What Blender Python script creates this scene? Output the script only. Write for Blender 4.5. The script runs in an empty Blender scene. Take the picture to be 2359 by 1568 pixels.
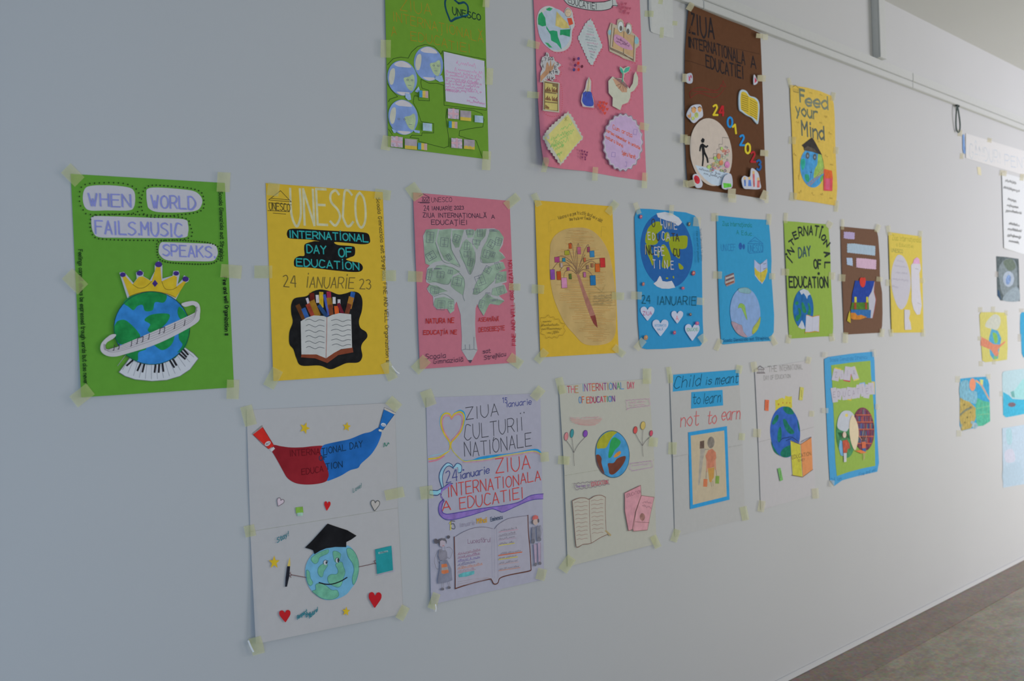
import bpy, bmesh, math, random
from mathutils import Vector, Matrix, noise
rnd = random.Random(7)

# ---------------------------------------------------------------- camera
FPX, YAW, PITCH, ROLL, CAM_H, CAM_D = 2006.69, 0.85159, 0.00429, -0.0312, 1.22315, 1.7097
W, H = 2359, 1568
FW = Vector((math.cos(YAW)*math.cos(PITCH), math.sin(YAW)*math.cos(PITCH), math.sin(PITCH)))
R0 = Vector((math.sin(YAW), -math.cos(YAW), 0)); U0 = R0.cross(FW)
RT = R0*math.cos(ROLL)+U0*math.sin(ROLL); UP = -R0*math.sin(ROLL)+U0*math.cos(ROLL)
scene = bpy.context.scene
cam = bpy.data.cameras.new('camera'); co = bpy.data.objects.new('camera', cam)
scene.collection.objects.link(co); scene.camera = co
cam.sensor_width = 36; cam.lens = FPX/W*36; cam.clip_start = .05
M = Matrix.Identity(4)
for i in range(3):
    M[i][0] = RT[i]; M[i][1] = UP[i]; M[i][2] = -FW[i]
M[1][3] = -CAM_D; M[2][3] = CAM_H
co.matrix_world = M
cam.dof.use_dof = True; cam.dof.focus_distance = 2.1; cam.dof.aperture_fstop = 4.2

# ---------------------------------------------------------------- light
world = bpy.data.worlds.new('world'); scene.world = world; world.use_nodes = True
bg = world.node_tree.nodes['Background']
bg.inputs[0].default_value = (0.86, 0.93, 1.0, 1); bg.inputs[1].default_value = 0.14
def area(name, loc, aim, sx, sy, power, col):
    l = bpy.data.lights.new(name, 'AREA'); l.shape = 'RECTANGLE'; l.size = sx; l.size_y = sy
    l.energy = power; l.color = col
    o = bpy.data.objects.new(name, l); scene.collection.objects.link(o)
    o.location = loc; o.rotation_euler = (Vector(aim)-Vector(loc)).to_track_quat('-Z', 'Y').to_euler()
    return o
# daylight from a window opposite the wall, far to the right: cool light from the sky above, warm light off the ground outside
area('window_sky_light', (6.6, -3.0, 2.0), (6.2, 0, .2), 2.6, .9, 43.2, (0.458, 0.417, 1.000))
area('window_ground_light', (6.6, -3.0, .7), (6.2, 0, 2.2), 2.6, .9, 108.0, (0.989, 1.000, 0.833))
area('near_fill_light', (-.9, -2.7, .9), (.7, 0, .9), 1.6, 1.2, 32.4, (0.491, 0.704, 1.000))  # added bluish fill for the left wall and its falloff, no known window
area('middle_fill_light', (2.6, -3.0, 1.4), (2.2, 0, 1.2), 1.6, 1.4, 12.0, (1.000, 0.925, 0.675))  # added warm fill, balanced for mid-wall brightness, source unseen
scene.view_settings.view_transform = 'Standard'; scene.view_settings.look = 'None'
scene.view_settings.gamma = 1; scene.view_settings.use_curve_mapping = False
scene.view_settings.exposure = 0.0

# ---------------------------------------------------------------- helpers
def lin(v):
    v /= 255.0
    return v/12.92 if v <= .04045 else ((v+.055)/1.055)**2.4
REF = (150, 154, 160)
WALL = .60
def albedo(c, ref=None):
    ref = ref or REF
    return tuple(min(.93, max(.004, lin(a)/lin(b)*WALL)) for a, b in zip(c, ref))
MATS = {}
def mat(c, ref=None, mottle=.06, scale=60, rough=.85, spec=.15, alpha=None, bump=0):
    key = (tuple(c), tuple(ref or REF), mottle, scale, rough, alpha, bump)
    if key in MATS: return MATS[key]
    m = bpy.data.materials.new('paint'); m.use_nodes = True; nt = m.node_tree; N = nt.nodes
    b = N['Principled BSDF']; a = albedo(c, ref)
    b.inputs['Roughness'].default_value = rough; b.inputs['Specular IOR Level'].default_value = spec
    tc = N.new('ShaderNodeTexCoord')
    if mottle > 0:
        n = N.new('ShaderNodeTexNoise'); n.inputs['Scale'].default_value = scale; n.inputs['Detail'].default_value = 4
        nt.links.new(tc.outputs['Object'], n.inputs['Vector'])
        r = N.new('ShaderNodeValToRGB'); r.color_ramp.elements[0].position = .3; r.color_ramp.elements[1].position = .7
        r.color_ramp.elements[0].color = tuple(max(0, x*(1-mottle)) for x in a)+(1,)
        r.color_ramp.elements[1].color = tuple(min(.95, x*(1+mottle)+mottle*.02) for x in a)+(1,)
        nt.links.new(n.outputs['Fac'], r.inputs['Fac']); nt.links.new(r.outputs['Color'], b.inputs['Base Color'])
    else: b.inputs['Base Color'].default_value = a+(1,)
    if bump:
        n2 = N.new('ShaderNodeTexNoise'); n2.inputs['Scale'].default_value = bump
        nt.links.new(tc.outputs['Object'], n2.inputs['Vector'])
        bp = N.new('ShaderNodeBump'); bp.inputs['Strength'].default_value = .15; bp.inputs['Distance'].default_value = .001
        nt.links.new(n2.outputs['Fac'], bp.inputs['Height']); nt.links.new(bp.outputs['Normal'], b.inputs['Normal'])
    if alpha is not None: b.inputs['Alpha'].default_value = alpha
    MATS[key] = m
    return m

def wall(x, y, h=0.0):
    """point of the photograph -> (X, Z) on the plane h in front of the wall"""
    v = FW*FPX + RT*(x-W/2) - UP*(y-H/2)
    t = (CAM_D-h)/v.y
    return (v.x*t, CAM_H+v.z*t)
def link(o, parent=None):
    scene.collection.objects.link(o)
    if parent: o.parent = parent
    return o
def tag(o, label=None, cat=None, group=None, kind=None):
    if label: o['label'] = label
    if cat: o['category'] = cat
    if group: o['group'] = group
    if kind: o['kind'] = kind
    return o
def catmull(p, closed, n=5):
    out = []; L = len(p)
    rng = range(L) if closed else range(L-1)
    for i in rng:
        if closed: a, b, c, d = p[i-1], p[i], p[(i+1) % L], p[(i+2) % L]
        else: a, b, c, d = p[max(i-1, 0)], p[i], p[i+1], p[min(i+2, L-1)]
        for k in range(n):
            t = k/n
            out.append(tuple(.5*(2*b[j]+(c[j]-a[j])*t+(2*a[j]-5*b[j]+4*c[j]-d[j])*t*t+(3*b[j]-a[j]-3*c[j]+d[j])*t**3) for j in (0, 1)))
    if not closed: out.append(tuple(p[-1]))
    return out
def ell(cx, cy, rx, ry, rot=0, n=28, a0=0, a1=360):
    r = math.radians(rot); o = []
    m = n if abs(a1-a0) >= 360 else n+1
    for i in range(m):
        a = math.radians(a0+(a1-a0)*i/n); x, y = rx*math.cos(a), ry*math.sin(a)
        o.append((cx+x*math.cos(r)-y*math.sin(r), cy+x*math.sin(r)+y*math.cos(r)))
    return o
def rect(x0, y0, x1, y1, d=.06, s=.0):
    """axis-aligned box, its top and bottom edges sloping by d"""
    return [(x0, y0), (x1, y0+(x1-x0)*d), (x1+(y1-y0)*s, y1+(x1-x0)*d), (x0+(y1-y0)*s, y1)]
def quad(cx, cy, w, h, rot=0):
    r = math.radians(rot)
    return [(cx+x*math.cos(r)-y*math.sin(r), cy+x*math.sin(r)+y*math.cos(r)) for x, y in ((-w/2, -h/2), (w/2, -h/2), (w/2, h/2), (-w/2, h/2))]
def star(cx, cy, R, r=.42, rot=0, n=5, sx=.85):
    return [(cx+sx*(R if i % 2 == 0 else R*r)*math.sin(math.radians(rot+180*i/n)), cy-(R if i % 2 == 0 else R*r)*math.cos(math.radians(rot+180*i/n))) for i in range(2*n)]
def heart(cx, cy, w, h, rot=0):
    b = [(0, -.28), (.12, -.45), (.3, -.5), (.48, -.38), (.48, -.12), (.3, .15), (.12, .38), (0, .5), (-.12, .38), (-.3, .15), (-.48, -.12), (-.48, -.38), (-.3, -.5), (-.12, -.45)]
    r = math.radians(rot)
    return [(cx+x*w*math.cos(r)-y*h*math.sin(r), cy+x*w*math.sin(r)+y*h*math.cos(r)) for x, y in b]
def scallop(cx, cy, rx, ry, n, amp=.06, rot=0):
    return [(x, y) for x, y in [(cx+(rx*(1+amp*math.cos(n*a)))*math.cos(a), cy+(ry*(1+amp*math.cos(n*a)))*math.sin(a)) for a in [2*math.pi*i/(n*6) for i in range(n*6)]]]
def wobble(p, amp, seg=12, closed=True, seed=1):
    """wavy version of an outline"""
    o = []; L = len(p); k = 0
    for i in range(L if closed else L-1):
        a, b = p[i], p[(i+1) % L]; d = math.dist(a, b); n = max(2, int(d/seg))
        nx, ny = -(b[1]-a[1])/max(d, 1e-6), (b[0]-a[0])/max(d, 1e-6)
        for j in range(n):
            s = amp*(1 if k % 2 else -1); k += 1
            o.append((a[0]+(b[0]-a[0])*j/n+nx*s, a[1]+(b[1]-a[1])*j/n+ny*s))
    return o

# single-line handwriting font: x 0-6, y 0-9 (a-c above the capitals, z y x below the line)
FONT = {
'A': '003960 1353', 'B': '0009 ~0949574505 ~0545624000', 'C': '~684929170302204061', 'D': '0009 ~093966633000',
'E': '69090060 0555', 'F': '690900 0555', 'G': '~68492917030220406364 6444', 'H': '0009 6069 0565',
'I': '1019', 'J': '~6962400012', 'K': '0009 6904 2560', 'L': '090060', 'M': '0009346960', 'N': '00096069',
'O': '~3918060311305163665839', 'P': '0009 ~0949674404', 'Q': '~3918060311305163665839 4261', 'R': '0009 ~0949674404 3460',
'S': '~6849181654623001', 'T': '0969 3930', 'U': '~090320406369', 'V': '093069', 'W': '0920354069', 'X': '0960 0069', 'Y': '0935 6935 3530', 'Z': '09690060',
'a': '~563604022052 5650', 'b': '0900 ~043656523002', 'c': '~553604022051', 'd': '5950 ~543604022052', 'e': '~0353553604022051',
'f': '~59392730 1656', 'g': '~543604022052 ~565y3x0y', 'h': '0900 ~04365450', 'i': '1610 1819', 'j': '~161y0x 1819', 'k': '0900 5602 2450', 'l': '1910',
'm': '0600 ~04263430 ~34566460', 'n': '0600 ~04365450', 'o': '~36040230525436', 'p': '060x ~043656523002', 'q': '565x ~543604022052', 'r': '0600 ~042656',
's': '~5536151443523001', 't': '~29214051 0656', 'u': '~0602203052 5650', 'v': '063056', 'w': '0620344066', 'x': '0650 0056', 'y': '0630 561x', 'z': '06560050',
'0': '~3918060311305163665839', '1': '073930', '2': '~0829495745 4500 0060', '3': '~08395735 ~3554523001', '4': '490363 5950', '5': '690905 ~0546624001',
'6': '~592804022040624504', '7': '096920', '8': '~3517395735 ~3503306335', '9': '~663417395966 6630',
'.': '1011', ',': '111z', '!': '1913 1011', '-': '0444', '?': '~073957 3533 3031', '#': '1018 4048 0252 0656', "'": '1917', ':': '1011 1516', '"': '1917 3937',
}
FIX = {'Ă': ('A', '~1c2a4a5c'), 'ă': ('a', '~19283859'), 'Ț': ('T', '3z2x'), 'Ș': ('S', '3z2x'), 'Â': ('A', '1a3c5a'), 'İ': ('I', '1b1c'), 'ș': ('s', '2z1x'), 'ț': ('t', '3z2x')}
ADV = {'I': 4, 'İ': 4, 'i': 3.5, 'l': 3.5, 'j': 3.5, '.': 3, ',': 3, '!': 3, "'": 3, ' ': 5, 'm': 8.5, 'w': 8, 'M': 8.5, 'W': 8.5, 't': 6, 'f': 6.2}
YC = {c: i for i, c in enumerate('0123456789abc')}; YC.update({'z': -1, 'y': -2, 'x': -3})
def glyph(ch):
    src = FIX[ch][0] if ch in FIX else ch
    s = FONT.get(src, '')
    if ch in FIX: s += ' '+FIX[ch][1]
    out = []
    for st in s.split():
        sm = st.startswith('~'); st = st.lstrip('~')
        if len(st) % 2: st = st[:-1]
        p = [(int(st[i]), YC[st[i+1]]) for i in range(0, len(st), 2)]
        if len(p) < 2: continue
        out.append(catmull(p, False, 4) if sm and len(p) > 2 else p)
    return out
def adv(ch): return ADV.get(ch, 7.0 if ch.islower() else 8.0)

def mesh_obj(name, bm, m, parent, org):
    me = bpy.data.meshes.new(name)
    for f in bm.faces: f.smooth = True
    bm.to_mesh(me); bm.free()
    o = bpy.data.objects.new(name, me); me.materials.append(m)
    link(o, parent)
    if parent is None: o.location = org
    return o

class Poster:
    def __init__(s, name, label, cat, corners, crop, col=None, ref=None, lift=None, group=None, outline=None, smooth=False,
                 sheets=None, paper_name='paper_sheet', mottle=.03, base=.0006, thick=.0004, alpha=None):
        s.ref = ref; s.crop = crop; s.level = base; s.inc = 0
        cs = [wall(*p) for p in corners]; s.tl, s.tr, s.br, s.bl = cs
        s.lf = lift or {}; Wd = math.dist(s.tl, s.tr); Hd = math.dist(s.tl, s.bl); l_ = s.lf
        kap = 6*max(l_.get('l', 0), l_.get('r', 0))/Wd**2+12*max(l_.get('b', 0), l_.get('t', 0))/Hd**2+5*l_.get('bl', 0)/Wd**2+40*l_.get('w', 0)/Hd**2
        s.g = min(.028, max(.0075, math.sqrt(8*.000015/max(kap, .01))))
        s.org = Vector(((s.bl[0]+s.br[0])/2, 0, (s.bl[1]+s.br[1])/2))
        s.root = link(bpy.data.objects.new(name, None)); s.root.location = s.org; s.root.empty_display_size = .05
        tag(s.root, label, cat, group)
        if col:
            if outline: s.fill(paper_name, outline, col, smooth=smooth, thick=thick, mottle=mottle, crop=(0, 0, 1), bump=180)
            for i, q in enumerate(sheets or ([corners] if not outline else [])):
                e = []
                for k in range(4):
                    a, b = q[k], q[(k+1) % 4]
                    e += [(a[0]+(b[0]-a[0])*j/14, a[1]+(b[1]-a[1])*j/14) for j in range(14)]
                s.fill(paper_name, e, col, thick=thick, mottle=mottle, crop=(0, 0, 1), bump=180, step=.00025)
    def st(s, X, Z):
        ax, az = s.tr[0]-s.tl[0], s.tr[1]-s.tl[1]; bx, bz = s.bl[0]-s.tl[0], s.bl[1]-s.tl[1]
        d = ax*bz-az*bx; px, pz = X-s.tl[0], Z-s.tl[1]
        return (px*bz-pz*bx)/d, (ax*pz-az*px)/d
    def lift(s, X, Z):
        u, v = s.st(X, Z); d = max(0, -u, u-1, -v, v-1); uc, vc = min(1, max(0, u)), min(1, max(0, v)); l = s.lf; h = .0
        if 'l' in l: h += l['l']*(1-uc)**3*(.35+.65*abs(math.sin(math.pi*(vc*l.get('n', 2)))))
        if 'r' in l: h += l['r']*uc**3*(.35+.65*abs(math.sin(math.pi*(vc*l.get('n', 2)))))
        if 'b' in l: h += l['b']*vc**4*(.3+.7*math.sin(math.pi*uc))
        if 'bl' in l: h += l['bl']*max(0, vc-uc-.45)**1.5*2.4
        if 't' in l: h += l['t']*(1-vc)**4*(.3+.7*math.sin(math.pi*uc))
        if 'w' in l: h += l['w']*(1+math.sin(vc*9+uc*4+s.tl[0]*7))*.5
        return h*math.exp(-d*18)
    def pt(s, x, y, crop=None, h=0):
        ox, oy, k = crop or s.crop; px, py = ox+x/k, oy+y/k
        X, Z = wall(px, py, h)
        if s.lf:
            for _ in range(2): X, Z = wall(px, py, s.lift(X, Z)+h)
        return X, Z
    def y(s, X, Z, off): return -(s.lift(X, Z)+off)
    def fill(s, name, polys, col, smooth=False, thick=0, mottle=.10, parent=None, crop=None, step=.00004, label=None, raise_=0, bump=0, scale=60, alpha=None, rough=.85, ref=None, join=False):
        if not polys: return None
        if isinstance(polys[0][0], (int, float)): polys = [polys]
        if len(polys) > 1 and not join:
            k_ = (crop or s.crop)[2]
            if len(polys) <= 16 and all(max(max(q[0] for q in p)-min(q[0] for q in p), max(q[1] for q in p)-min(q[1] for q in p))/k_ >= 6 for p in polys):
                o = None
                for p in polys: o = s.fill(name, p, col, smooth, thick, mottle, parent, crop, step*.5, label, raise_, bump, scale, alpha, rough, ref)
                return o
        s.level += step + thick*.45
        off = s.level + raise_; bm = bmesh.new()
        for k, p in enumerate(polys):
            if smooth: p = catmull(p, True, 5)
            w = [s.pt(a, b, crop, off) for a, b in p]
            ar = sum(w[i-1][0]*w[i][1]-w[i][0]*w[i-1][1] for i in range(len(w)))
            if ar < 0: w.reverse()
            sub = bmesh.new()
            vs = [sub.verts.new((a, 0, b)) for a, b in w]
            try: sub.faces.new(vs)
            except ValueError: sub.free(); continue
            sub.normal_update(); bmesh.ops.triangulate(sub, faces=sub.faces[:], ngon_method='EAR_CLIP')
            xs = [a for a, _ in w]; zs = [b for _, b in w]
            for ax, lo, hi in ((0, min(xs), max(xs)), (2, min(zs), max(zs))):
                if hi-lo > s.g*1.1:
                    g = math.floor(lo/s.g+1)*s.g
                    while g < hi-1e-5:
                        cp = [0, 0, 0]; cp[ax] = g; no = [0, 0, 0]; no[ax] = 1
                        bmesh.ops.bisect_plane(sub, geom=sub.verts[:]+sub.edges[:]+sub.faces[:], plane_co=cp, plane_no=no)
                        g += s.g
            bmesh.ops.dissolve_degenerate(sub, dist=1e-6, edges=sub.edges[:])
            for v in sub.verts: v.co.y = s.y(v.co.x, v.co.z, off+k*2e-6)
            if thick:
                be = [e for e in sub.edges if e.is_boundary]
                for e in be: e.smooth = False
                r = bmesh.ops.extrude_edge_only(sub, edges=be)
                for v in r['geom']:
                    if isinstance(v, bmesh.types.BMVert): v.co.y += thick+raise_
            tmp = bpy.data.meshes.new('tmp'); sub.to_mesh(tmp); sub.free(); bm.from_mesh(tmp); bpy.data.meshes.remove(tmp)
        for v in bm.verts: v.co -= s.org
        o = mesh_obj(name, bm, mat(col, ref or s.ref, mottle, scale, rough=rough, alpha=alpha, bump=bump), parent or s.root, s.org)
        if label: o['label'] = label
        if len(polys) > 4 and not join: o['kind'] = 'stuff'
        return o
    def line(s, name, lines, col, w=3, smooth=False, parent=None, crop=None, label=None, closed=False, step=.00004, raw=False, alpha=None, mottle=.12, ref=None):
        if not lines: return None
        if isinstance(lines[0][0], (int, float)): lines = [lines]
        s.level += step; off = s.level; bm = bmesh.new(); cr = crop or s.crop
        src = []
        for p in lines:
            if smooth and len(p) > 2: p = catmull(p, closed, 5)
            if closed: p = list(p)+[p[0], p[1]]
            cur = [p[0]]
            for i in range(1, len(p)):
                cur.append(p[i])
                if i < len(p)-1:
                    ax, ay = p[i][0]-p[i-1][0], p[i][1]-p[i-1][1]; bx, by = p[i+1][0]-p[i][0], p[i+1][1]-p[i][1]
                    l = math.hypot(ax, ay)*math.hypot(bx, by)
                    if l > 1e-9 and (ax*bx+ay*by)/l < .55: src.append(cur); cur = [p[i]]
            src.append(cur)
        for k, p in enumerate(src):
            px, py = cr[0]+p[0][0]/cr[2], cr[1]+p[0][1]/cr[2]
            A, B = wall(px, py), wall(px, py+1)
            hw = abs(A[1]-B[1])*w/cr[2]*.5
            q = [s.pt(a, b, crop, off) for a, b in p]
            r = [q[0]]
            for a, b in zip(q, q[1:]):
                d = math.dist(a, b)
                if d < 1e-5: continue
                n = max(1, int(d/(s.g*.75)))
                r += [(a[0]+(b[0]-a[0])*j/n, a[1]+(b[1]-a[1])*j/n) for j in range(1, n+1)]
            if len(r) < 2: r = [r[0], (r[0][0]+hw*.8, r[0][1])]
            prev = None
            for i, c in enumerate(r):
                a, b = r[max(0, i-1)], r[min(len(r)-1, i+1)]
                dx, dz = b[0]-a[0], b[1]-a[1]; L = math.hypot(dx, dz) or 1; dx /= L; dz /= L
                x, z = c
                if i == 0: x -= dx*hw*.7; z -= dz*hw*.7
                if i == len(r)-1: x += dx*hw*.7; z += dz*hw*.7
                # sharp corners get a little extra width
                k_ = 1.0
                if 0 < i < len(r)-1:
                    d1 = (c[0]-a[0], c[1]-a[1]); d2 = (b[0]-c[0], b[1]-c[1]); l1, l2 = math.hypot(*d1) or 1, math.hypot(*d2) or 1
                    cs = (d1[0]*d2[0]+d1[1]*d2[1])/l1/l2; k_ = min(2.0, 1/math.sqrt(max(.2, (1+cs)/2)))
                hh = hw*k_
                cur = [bm.verts.new(Vector((x-dz*hh*sg, 0, z+dx*hh*sg))) for sg in (1, -1)]
                for v in cur: v.co.y = s.y(v.co.x, v.co.z, off+(k % 40)*1e-6)
                if prev: bm.faces.new((prev[0], cur[0], cur[1], prev[1]))
                prev = cur
        for v in bm.verts: v.co -= s.org
        o = mesh_obj(name, bm, mat(col, ref or s.ref, mottle, 60, alpha=alpha), parent or s.root, s.org)
        if label: o['label'] = label
        return o
    def text(s, txt, path, h, col, w=3, h1=None, up=(-.045, -1), slant=0, curved=False, name='lettering', jit=.03, **kw):
        tot = sum(adv(c) for c in txt)-1.5
        seg = [math.dist(a, b) for a, b in zip(path, path[1:])]; L = sum(seg)
        def at(f):
            d = f*L; i = 0
            while i < len(seg)-1 and d > seg[i]: d -= seg[i]; i += 1
            t = d/seg[i]; a, b = path[i], path[i+1]
            return (a[0]+(b[0]-a[0])*t, a[1]+(b[1]-a[1])*t), ((b[0]-a[0])/seg[i], (b[1]-a[1])/seg[i])
        lines = []; x = 0; us = L/tot
        for ch in txt:
            f0 = x/tot; x += adv(ch)
            g = glyph(ch)
            if not g: continue
            hh = (h+((h1 or h)-h)*f0)/9
            b, tn = at(min(1, f0)); jy = rnd.uniform(-jit, jit)*h
            u = (tn[1], -tn[0]) if curved else up
            for st in g:
                lines.append([(b[0]+tn[0]*px*us+(u[0])*py*hh+slant*py*hh, b[1]+tn[1]*px*us+u[1]*py*hh+jy) for px, py in st])
        return s.line(name, lines, col, w, **kw)
    def scr(s, x0, y0, x1, y1, h, col, w=2, words=4, name='handwriting', seed=0, **kw):
        r = random.Random(seed+int(x0*7+y0*13)); lines = []; L = math.dist((x0, y0), (x1, y1))
        cuts = sorted(r.uniform(.05, .95) for _ in range(words-1)); ed = [0]+cuts+[1]
        for a, b in zip(ed, ed[1:]):
            a += .012; b -= .02
            if b-a < .03: continue
            p = []; n = max(3, int((b-a)*L/(h*.32)))
            for i in range(n+1):
                t = a+(b-a)*i/n; up = 0 if i % 2 == 0 else r.choice((.5, .55, .6, 1.0)); up = up if r.random() > .06 else -.4
                p.append((x0+(x1-x0)*t+r.uniform(-.08, .08)*h, y0+(y1-y0)*t-up*h))
            lines.append(p)
        return s.line(name, lines, col, w, smooth=True, **kw)
    def tape(s, *qs, crop=None, col=None, alpha=.38):
        if col is None: r = s.ref or REF; col = (170, 174, 124) if r[0] < 160 else (min(225, r[0]+22), min(220, r[1]+18), min(200, r[2]-22))
        for q in qs:
            if len(q) == 5: q = quad(*q)
            sv = s.level; s.level += .0002
            s.fill('tape_strip', q, col, crop=crop, thick=0, alpha=alpha, mottle=.05, rough=.5, ref=s.ref)
            s.level = sv
        s.level += .0003

# ---------------------------------------------------------------- the corridor
def box(name, x0, x1, y0, y1, z0, z1, m, bevel=0, parent=None, kind=None):
    bm = bmesh.new(); bmesh.ops.create_cube(bm, size=1)
    for v in bm.verts: v.co = Vector(((x0+x1)/2+v.co.x*(x1-x0), (y0+y1)/2+v.co.y*(y1-y0), (z0+z1)/2+v.co.z*(z1-z0)))
    if bevel: bmesh.ops.bevel(bm, geom=bm.edges[:], offset=bevel, segments=2, affect='EDGES')
    me = bpy.data.meshes.new(name); bm.to_mesh(me); bm.free(); me.materials.append(m)
    o = link(bpy.data.objects.new(name, me), parent)
    if kind: o['kind'] = kind
    return o
def paint_mat(name, col, bump=.12, rough=.6, spec=.25, scale=220):
    m = bpy.data.materials.new(name); m.use_nodes = True; nt = m.node_tree; N = nt.nodes; b = N['Principled BSDF']
    tc = N.new('ShaderNodeTexCoord'); n = N.new('ShaderNodeTexNoise'); n.inputs['Scale'].default_value = 1.3; n.inputs['Detail'].default_value = 5
    nt.links.new(tc.outputs['Object'], n.inputs['Vector'])
    r = N.new('ShaderNodeValToRGB'); e = r.color_ramp.elements; e[0].position = .35; e[1].position = .65
    e[0].color = tuple(c*.985 for c in col)+(1,); e[1].color = tuple(min(1, c*1.01) for c in col)+(1,)
    nt.links.new(n.outputs['Fac'], r.inputs['Fac']); nt.links.new(r.outputs['Color'], b.inputs['Base Color'])
    n2 = N.new('ShaderNodeTexNoise'); n2.inputs['Scale'].default_value = scale; nt.links.new(tc.outputs['Object'], n2.inputs['Vector'])
    bp = N.new('ShaderNodeBump'); bp.inputs['Strength'].default_value = bump; bp.inputs['Distance'].default_value = .001
    nt.links.new(n2.outputs['Fac'], bp.inputs['Height']); nt.links.new(bp.outputs['Normal'], b.inputs['Normal'])
    b.inputs['Roughness'].default_value = rough; b.inputs['Specular IOR Level'].default_value = spec
    return m
WM = paint_mat('wall_paint', (.60, .60, .60)); CM = paint_mat('ceiling_paint', (.60, .60, .585))
box('wall_left', -3, 14, 0, .2, -.1, 2.75, WM, kind='structure')
box('ceiling', -3, 14, -3.4, 0, 2.634, 2.75, CM, kind='structure')
box('wall_far', 14, 14.2, -3.4, .2, -.1, 2.75, WM, kind='structure')
# floor: polished speckled stone
def floor_mat(name, c1, c2, rough=.32):
    m = bpy.data.materials.new(name); m.use_nodes = True; nt = m.node_tree; N = nt.nodes; b = N['Principled BSDF']
    tc = N.new('ShaderNodeTexCoord'); n = N.new('ShaderNodeTexNoise'); n.inputs['Scale'].default_value = 5; n.inputs['Detail'].default_value = 8; n.inputs['Roughness'].default_value = .7
    mp = N.new('ShaderNodeMapping'); mp.inputs['Scale'].default_value = (1, 2.6, 1)
    nt.links.new(tc.outputs['Object'], mp.inputs['Vector']); nt.links.new(mp.outputs['Vector'], n.inputs['Vector'])
    v = N.new('ShaderNodeTexVoronoi'); v.inputs['Scale'].default_value = 90; nt.links.new(tc.outputs['Object'], v.inputs['Vector'])
    r = N.new('ShaderNodeValToRGB'); e = r.color_ramp.elements; e[0].position = .32; e[1].position = .68; e[0].color = c1+(1,); e[1].color = c2+(1,)
    nt.links.new(n.outputs['Fac'], r.inputs['Fac'])
    mx = N.new('ShaderNodeMix'); mx.data_type = 'RGBA'; mx.blend_type = 'OVERLAY'; mx.inputs[0].default_value = .25
    nt.links.new(r.outputs['Color'], mx.inputs[6]); nt.links.new(v.outputs['Color'], mx.inputs[7]); nt.links.new(mx.outputs[2], b.inputs['Base Color'])
    b.inputs['Roughness'].default_value = rough; b.inputs['Specular IOR Level'].default_value = .4
    return m
FM = floor_mat('terrazzo', (.19, .15, .09), (.36, .31, .22), .28); FB = floor_mat('terrazzo_border', (.19, .14, .10), (.27, .21, .165), .36)
box('floor', -3, 14, -3.4, 0, -.1, 0, FM, kind='structure')
box('trim_1', -3, 14, -.17, 0, -.01, .0015, FB, kind='structure')
box('baseboard_left', -3, 14, -.006, 0, .0015, .022, paint_mat('skirting_paint', (.66, .66, .66)), bevel=.002, kind='structure')

# cable trunking along the wall with a duct rising from it
PL = mat((160, 162, 155), (160, 161, 156), mottle=.015, rough=.45, spec=.4)
def seam_x(px, py): return wall(px, py)[0]
tz0 = 2.2945
XS = [-3, 0.2, wall(1603, 10)[0]+.02, wall(2094, 190)[0], 7.6, 10.6, 14]
tr = link(bpy.data.objects.new('cable_trunking', None)); tr.location = (XS[2], 0, tz0)
tag(tr, 'long white plastic cable trunking running along the wall above the posters', 'trunking')
def tb(name, x0, x1, y0, y1, z0, z1, bev=.0015, m=PL):
    o = box(name, x0, x1, y0, y1, z0, z1, m, bevel=bev, parent=tr); o.matrix_parent_inverse = Matrix.Translation(-tr.location)
    return o
TH = .066
for a, b in zip(XS, XS[1:]):
    tb('base_channel', a+.0004, b-.0004, -.012, -.0006, tz0, tz0+TH-.001)
    tb('lower_cover', a+.0008, b-.0008, -.0165, -.0122, tz0-.0005, tz0+.025)
    tb('cover', a+.0010, b-.0010, -.0185, -.0122, tz0+.0285, tz0+TH, .002)
dx = wall(2008, 60)[0]
vd = link(bpy.data.objects.new('cable_duct', None)); vd.location = (dx, 0, tz0+TH)
tag(vd, 'short white vertical cable duct rising from the trunking to the ceiling', 'trunking')
for nm, y0, y1, w_ in (('base_channel', -.028, -.0006, .052), ('cover', -.034, -.0285, .055)):
    o = box(nm, dx+.0, dx+w_, y0, y1, tz0+TH+.0005, 2.6335, PL, bevel=.001, parent=vd); o.matrix_parent_inverse = Matrix.Translation(-vd.location)

# loop of cord hanging from the trunking
def tube(name, pts, r, m, n=8, closed=False):
    bm = bmesh.new(); rings = []; L = len(pts)
    for i, p in enumerate(pts):
        a = Vector(pts[i-1] if closed or i else pts[0]); b = Vector(pts[(i+1) % L] if closed or i < L-1 else pts[-1]); t = (b-a).normalized()
        u = t.orthogonal().normalized() if not rings else (ul-(ul.dot(t))*t).normalized(); ul = u; v = t.cross(u)
        rings.append([bm.verts.new(Vector(p)+r*(u*math.cos(2*math.pi*k/n)+v*math.sin(2*math.pi*k/n))) for k in range(n)])
    for i in range(L if closed else L-1):
        A, B = rings[i], rings[(i+1) % L]
        for k in range(n): bm.faces.new((A[k], A[(k+1) % n], B[(k+1) % n], B[k]))
    if not closed: bm.faces.new(rings[0]); bm.faces.new(rings[-1][::-1])
    me = bpy.data.meshes.new(name)
    for f in bm.faces: f.smooth = True
    bm.to_mesh(me); bm.free(); me.materials.append(m); return bpy.data.objects.new(name, me)
lx = wall(2196, 262)[0]+.02
loop = link(bpy.data.objects.new('cord_loop', None)); loop.location = (lx, -.012, tz0)
tag(loop, 'small dark grey cord loop hanging from the underside of the trunking', 'cord')
g_ = mat((95, 105, 100), (200, 196, 192), mottle=.1, rough=.5)
pts = []
for a in range(0, 24):
    t = a/24*2*math.pi
    pts.append((.021*math.sin(t)*(1.0+.15*math.cos(t)), .003*math.sin(2*t), -.066+.064*math.cos(t)))
link(tube('cord', pts, .0034, g_, closed=True), loop)
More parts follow.
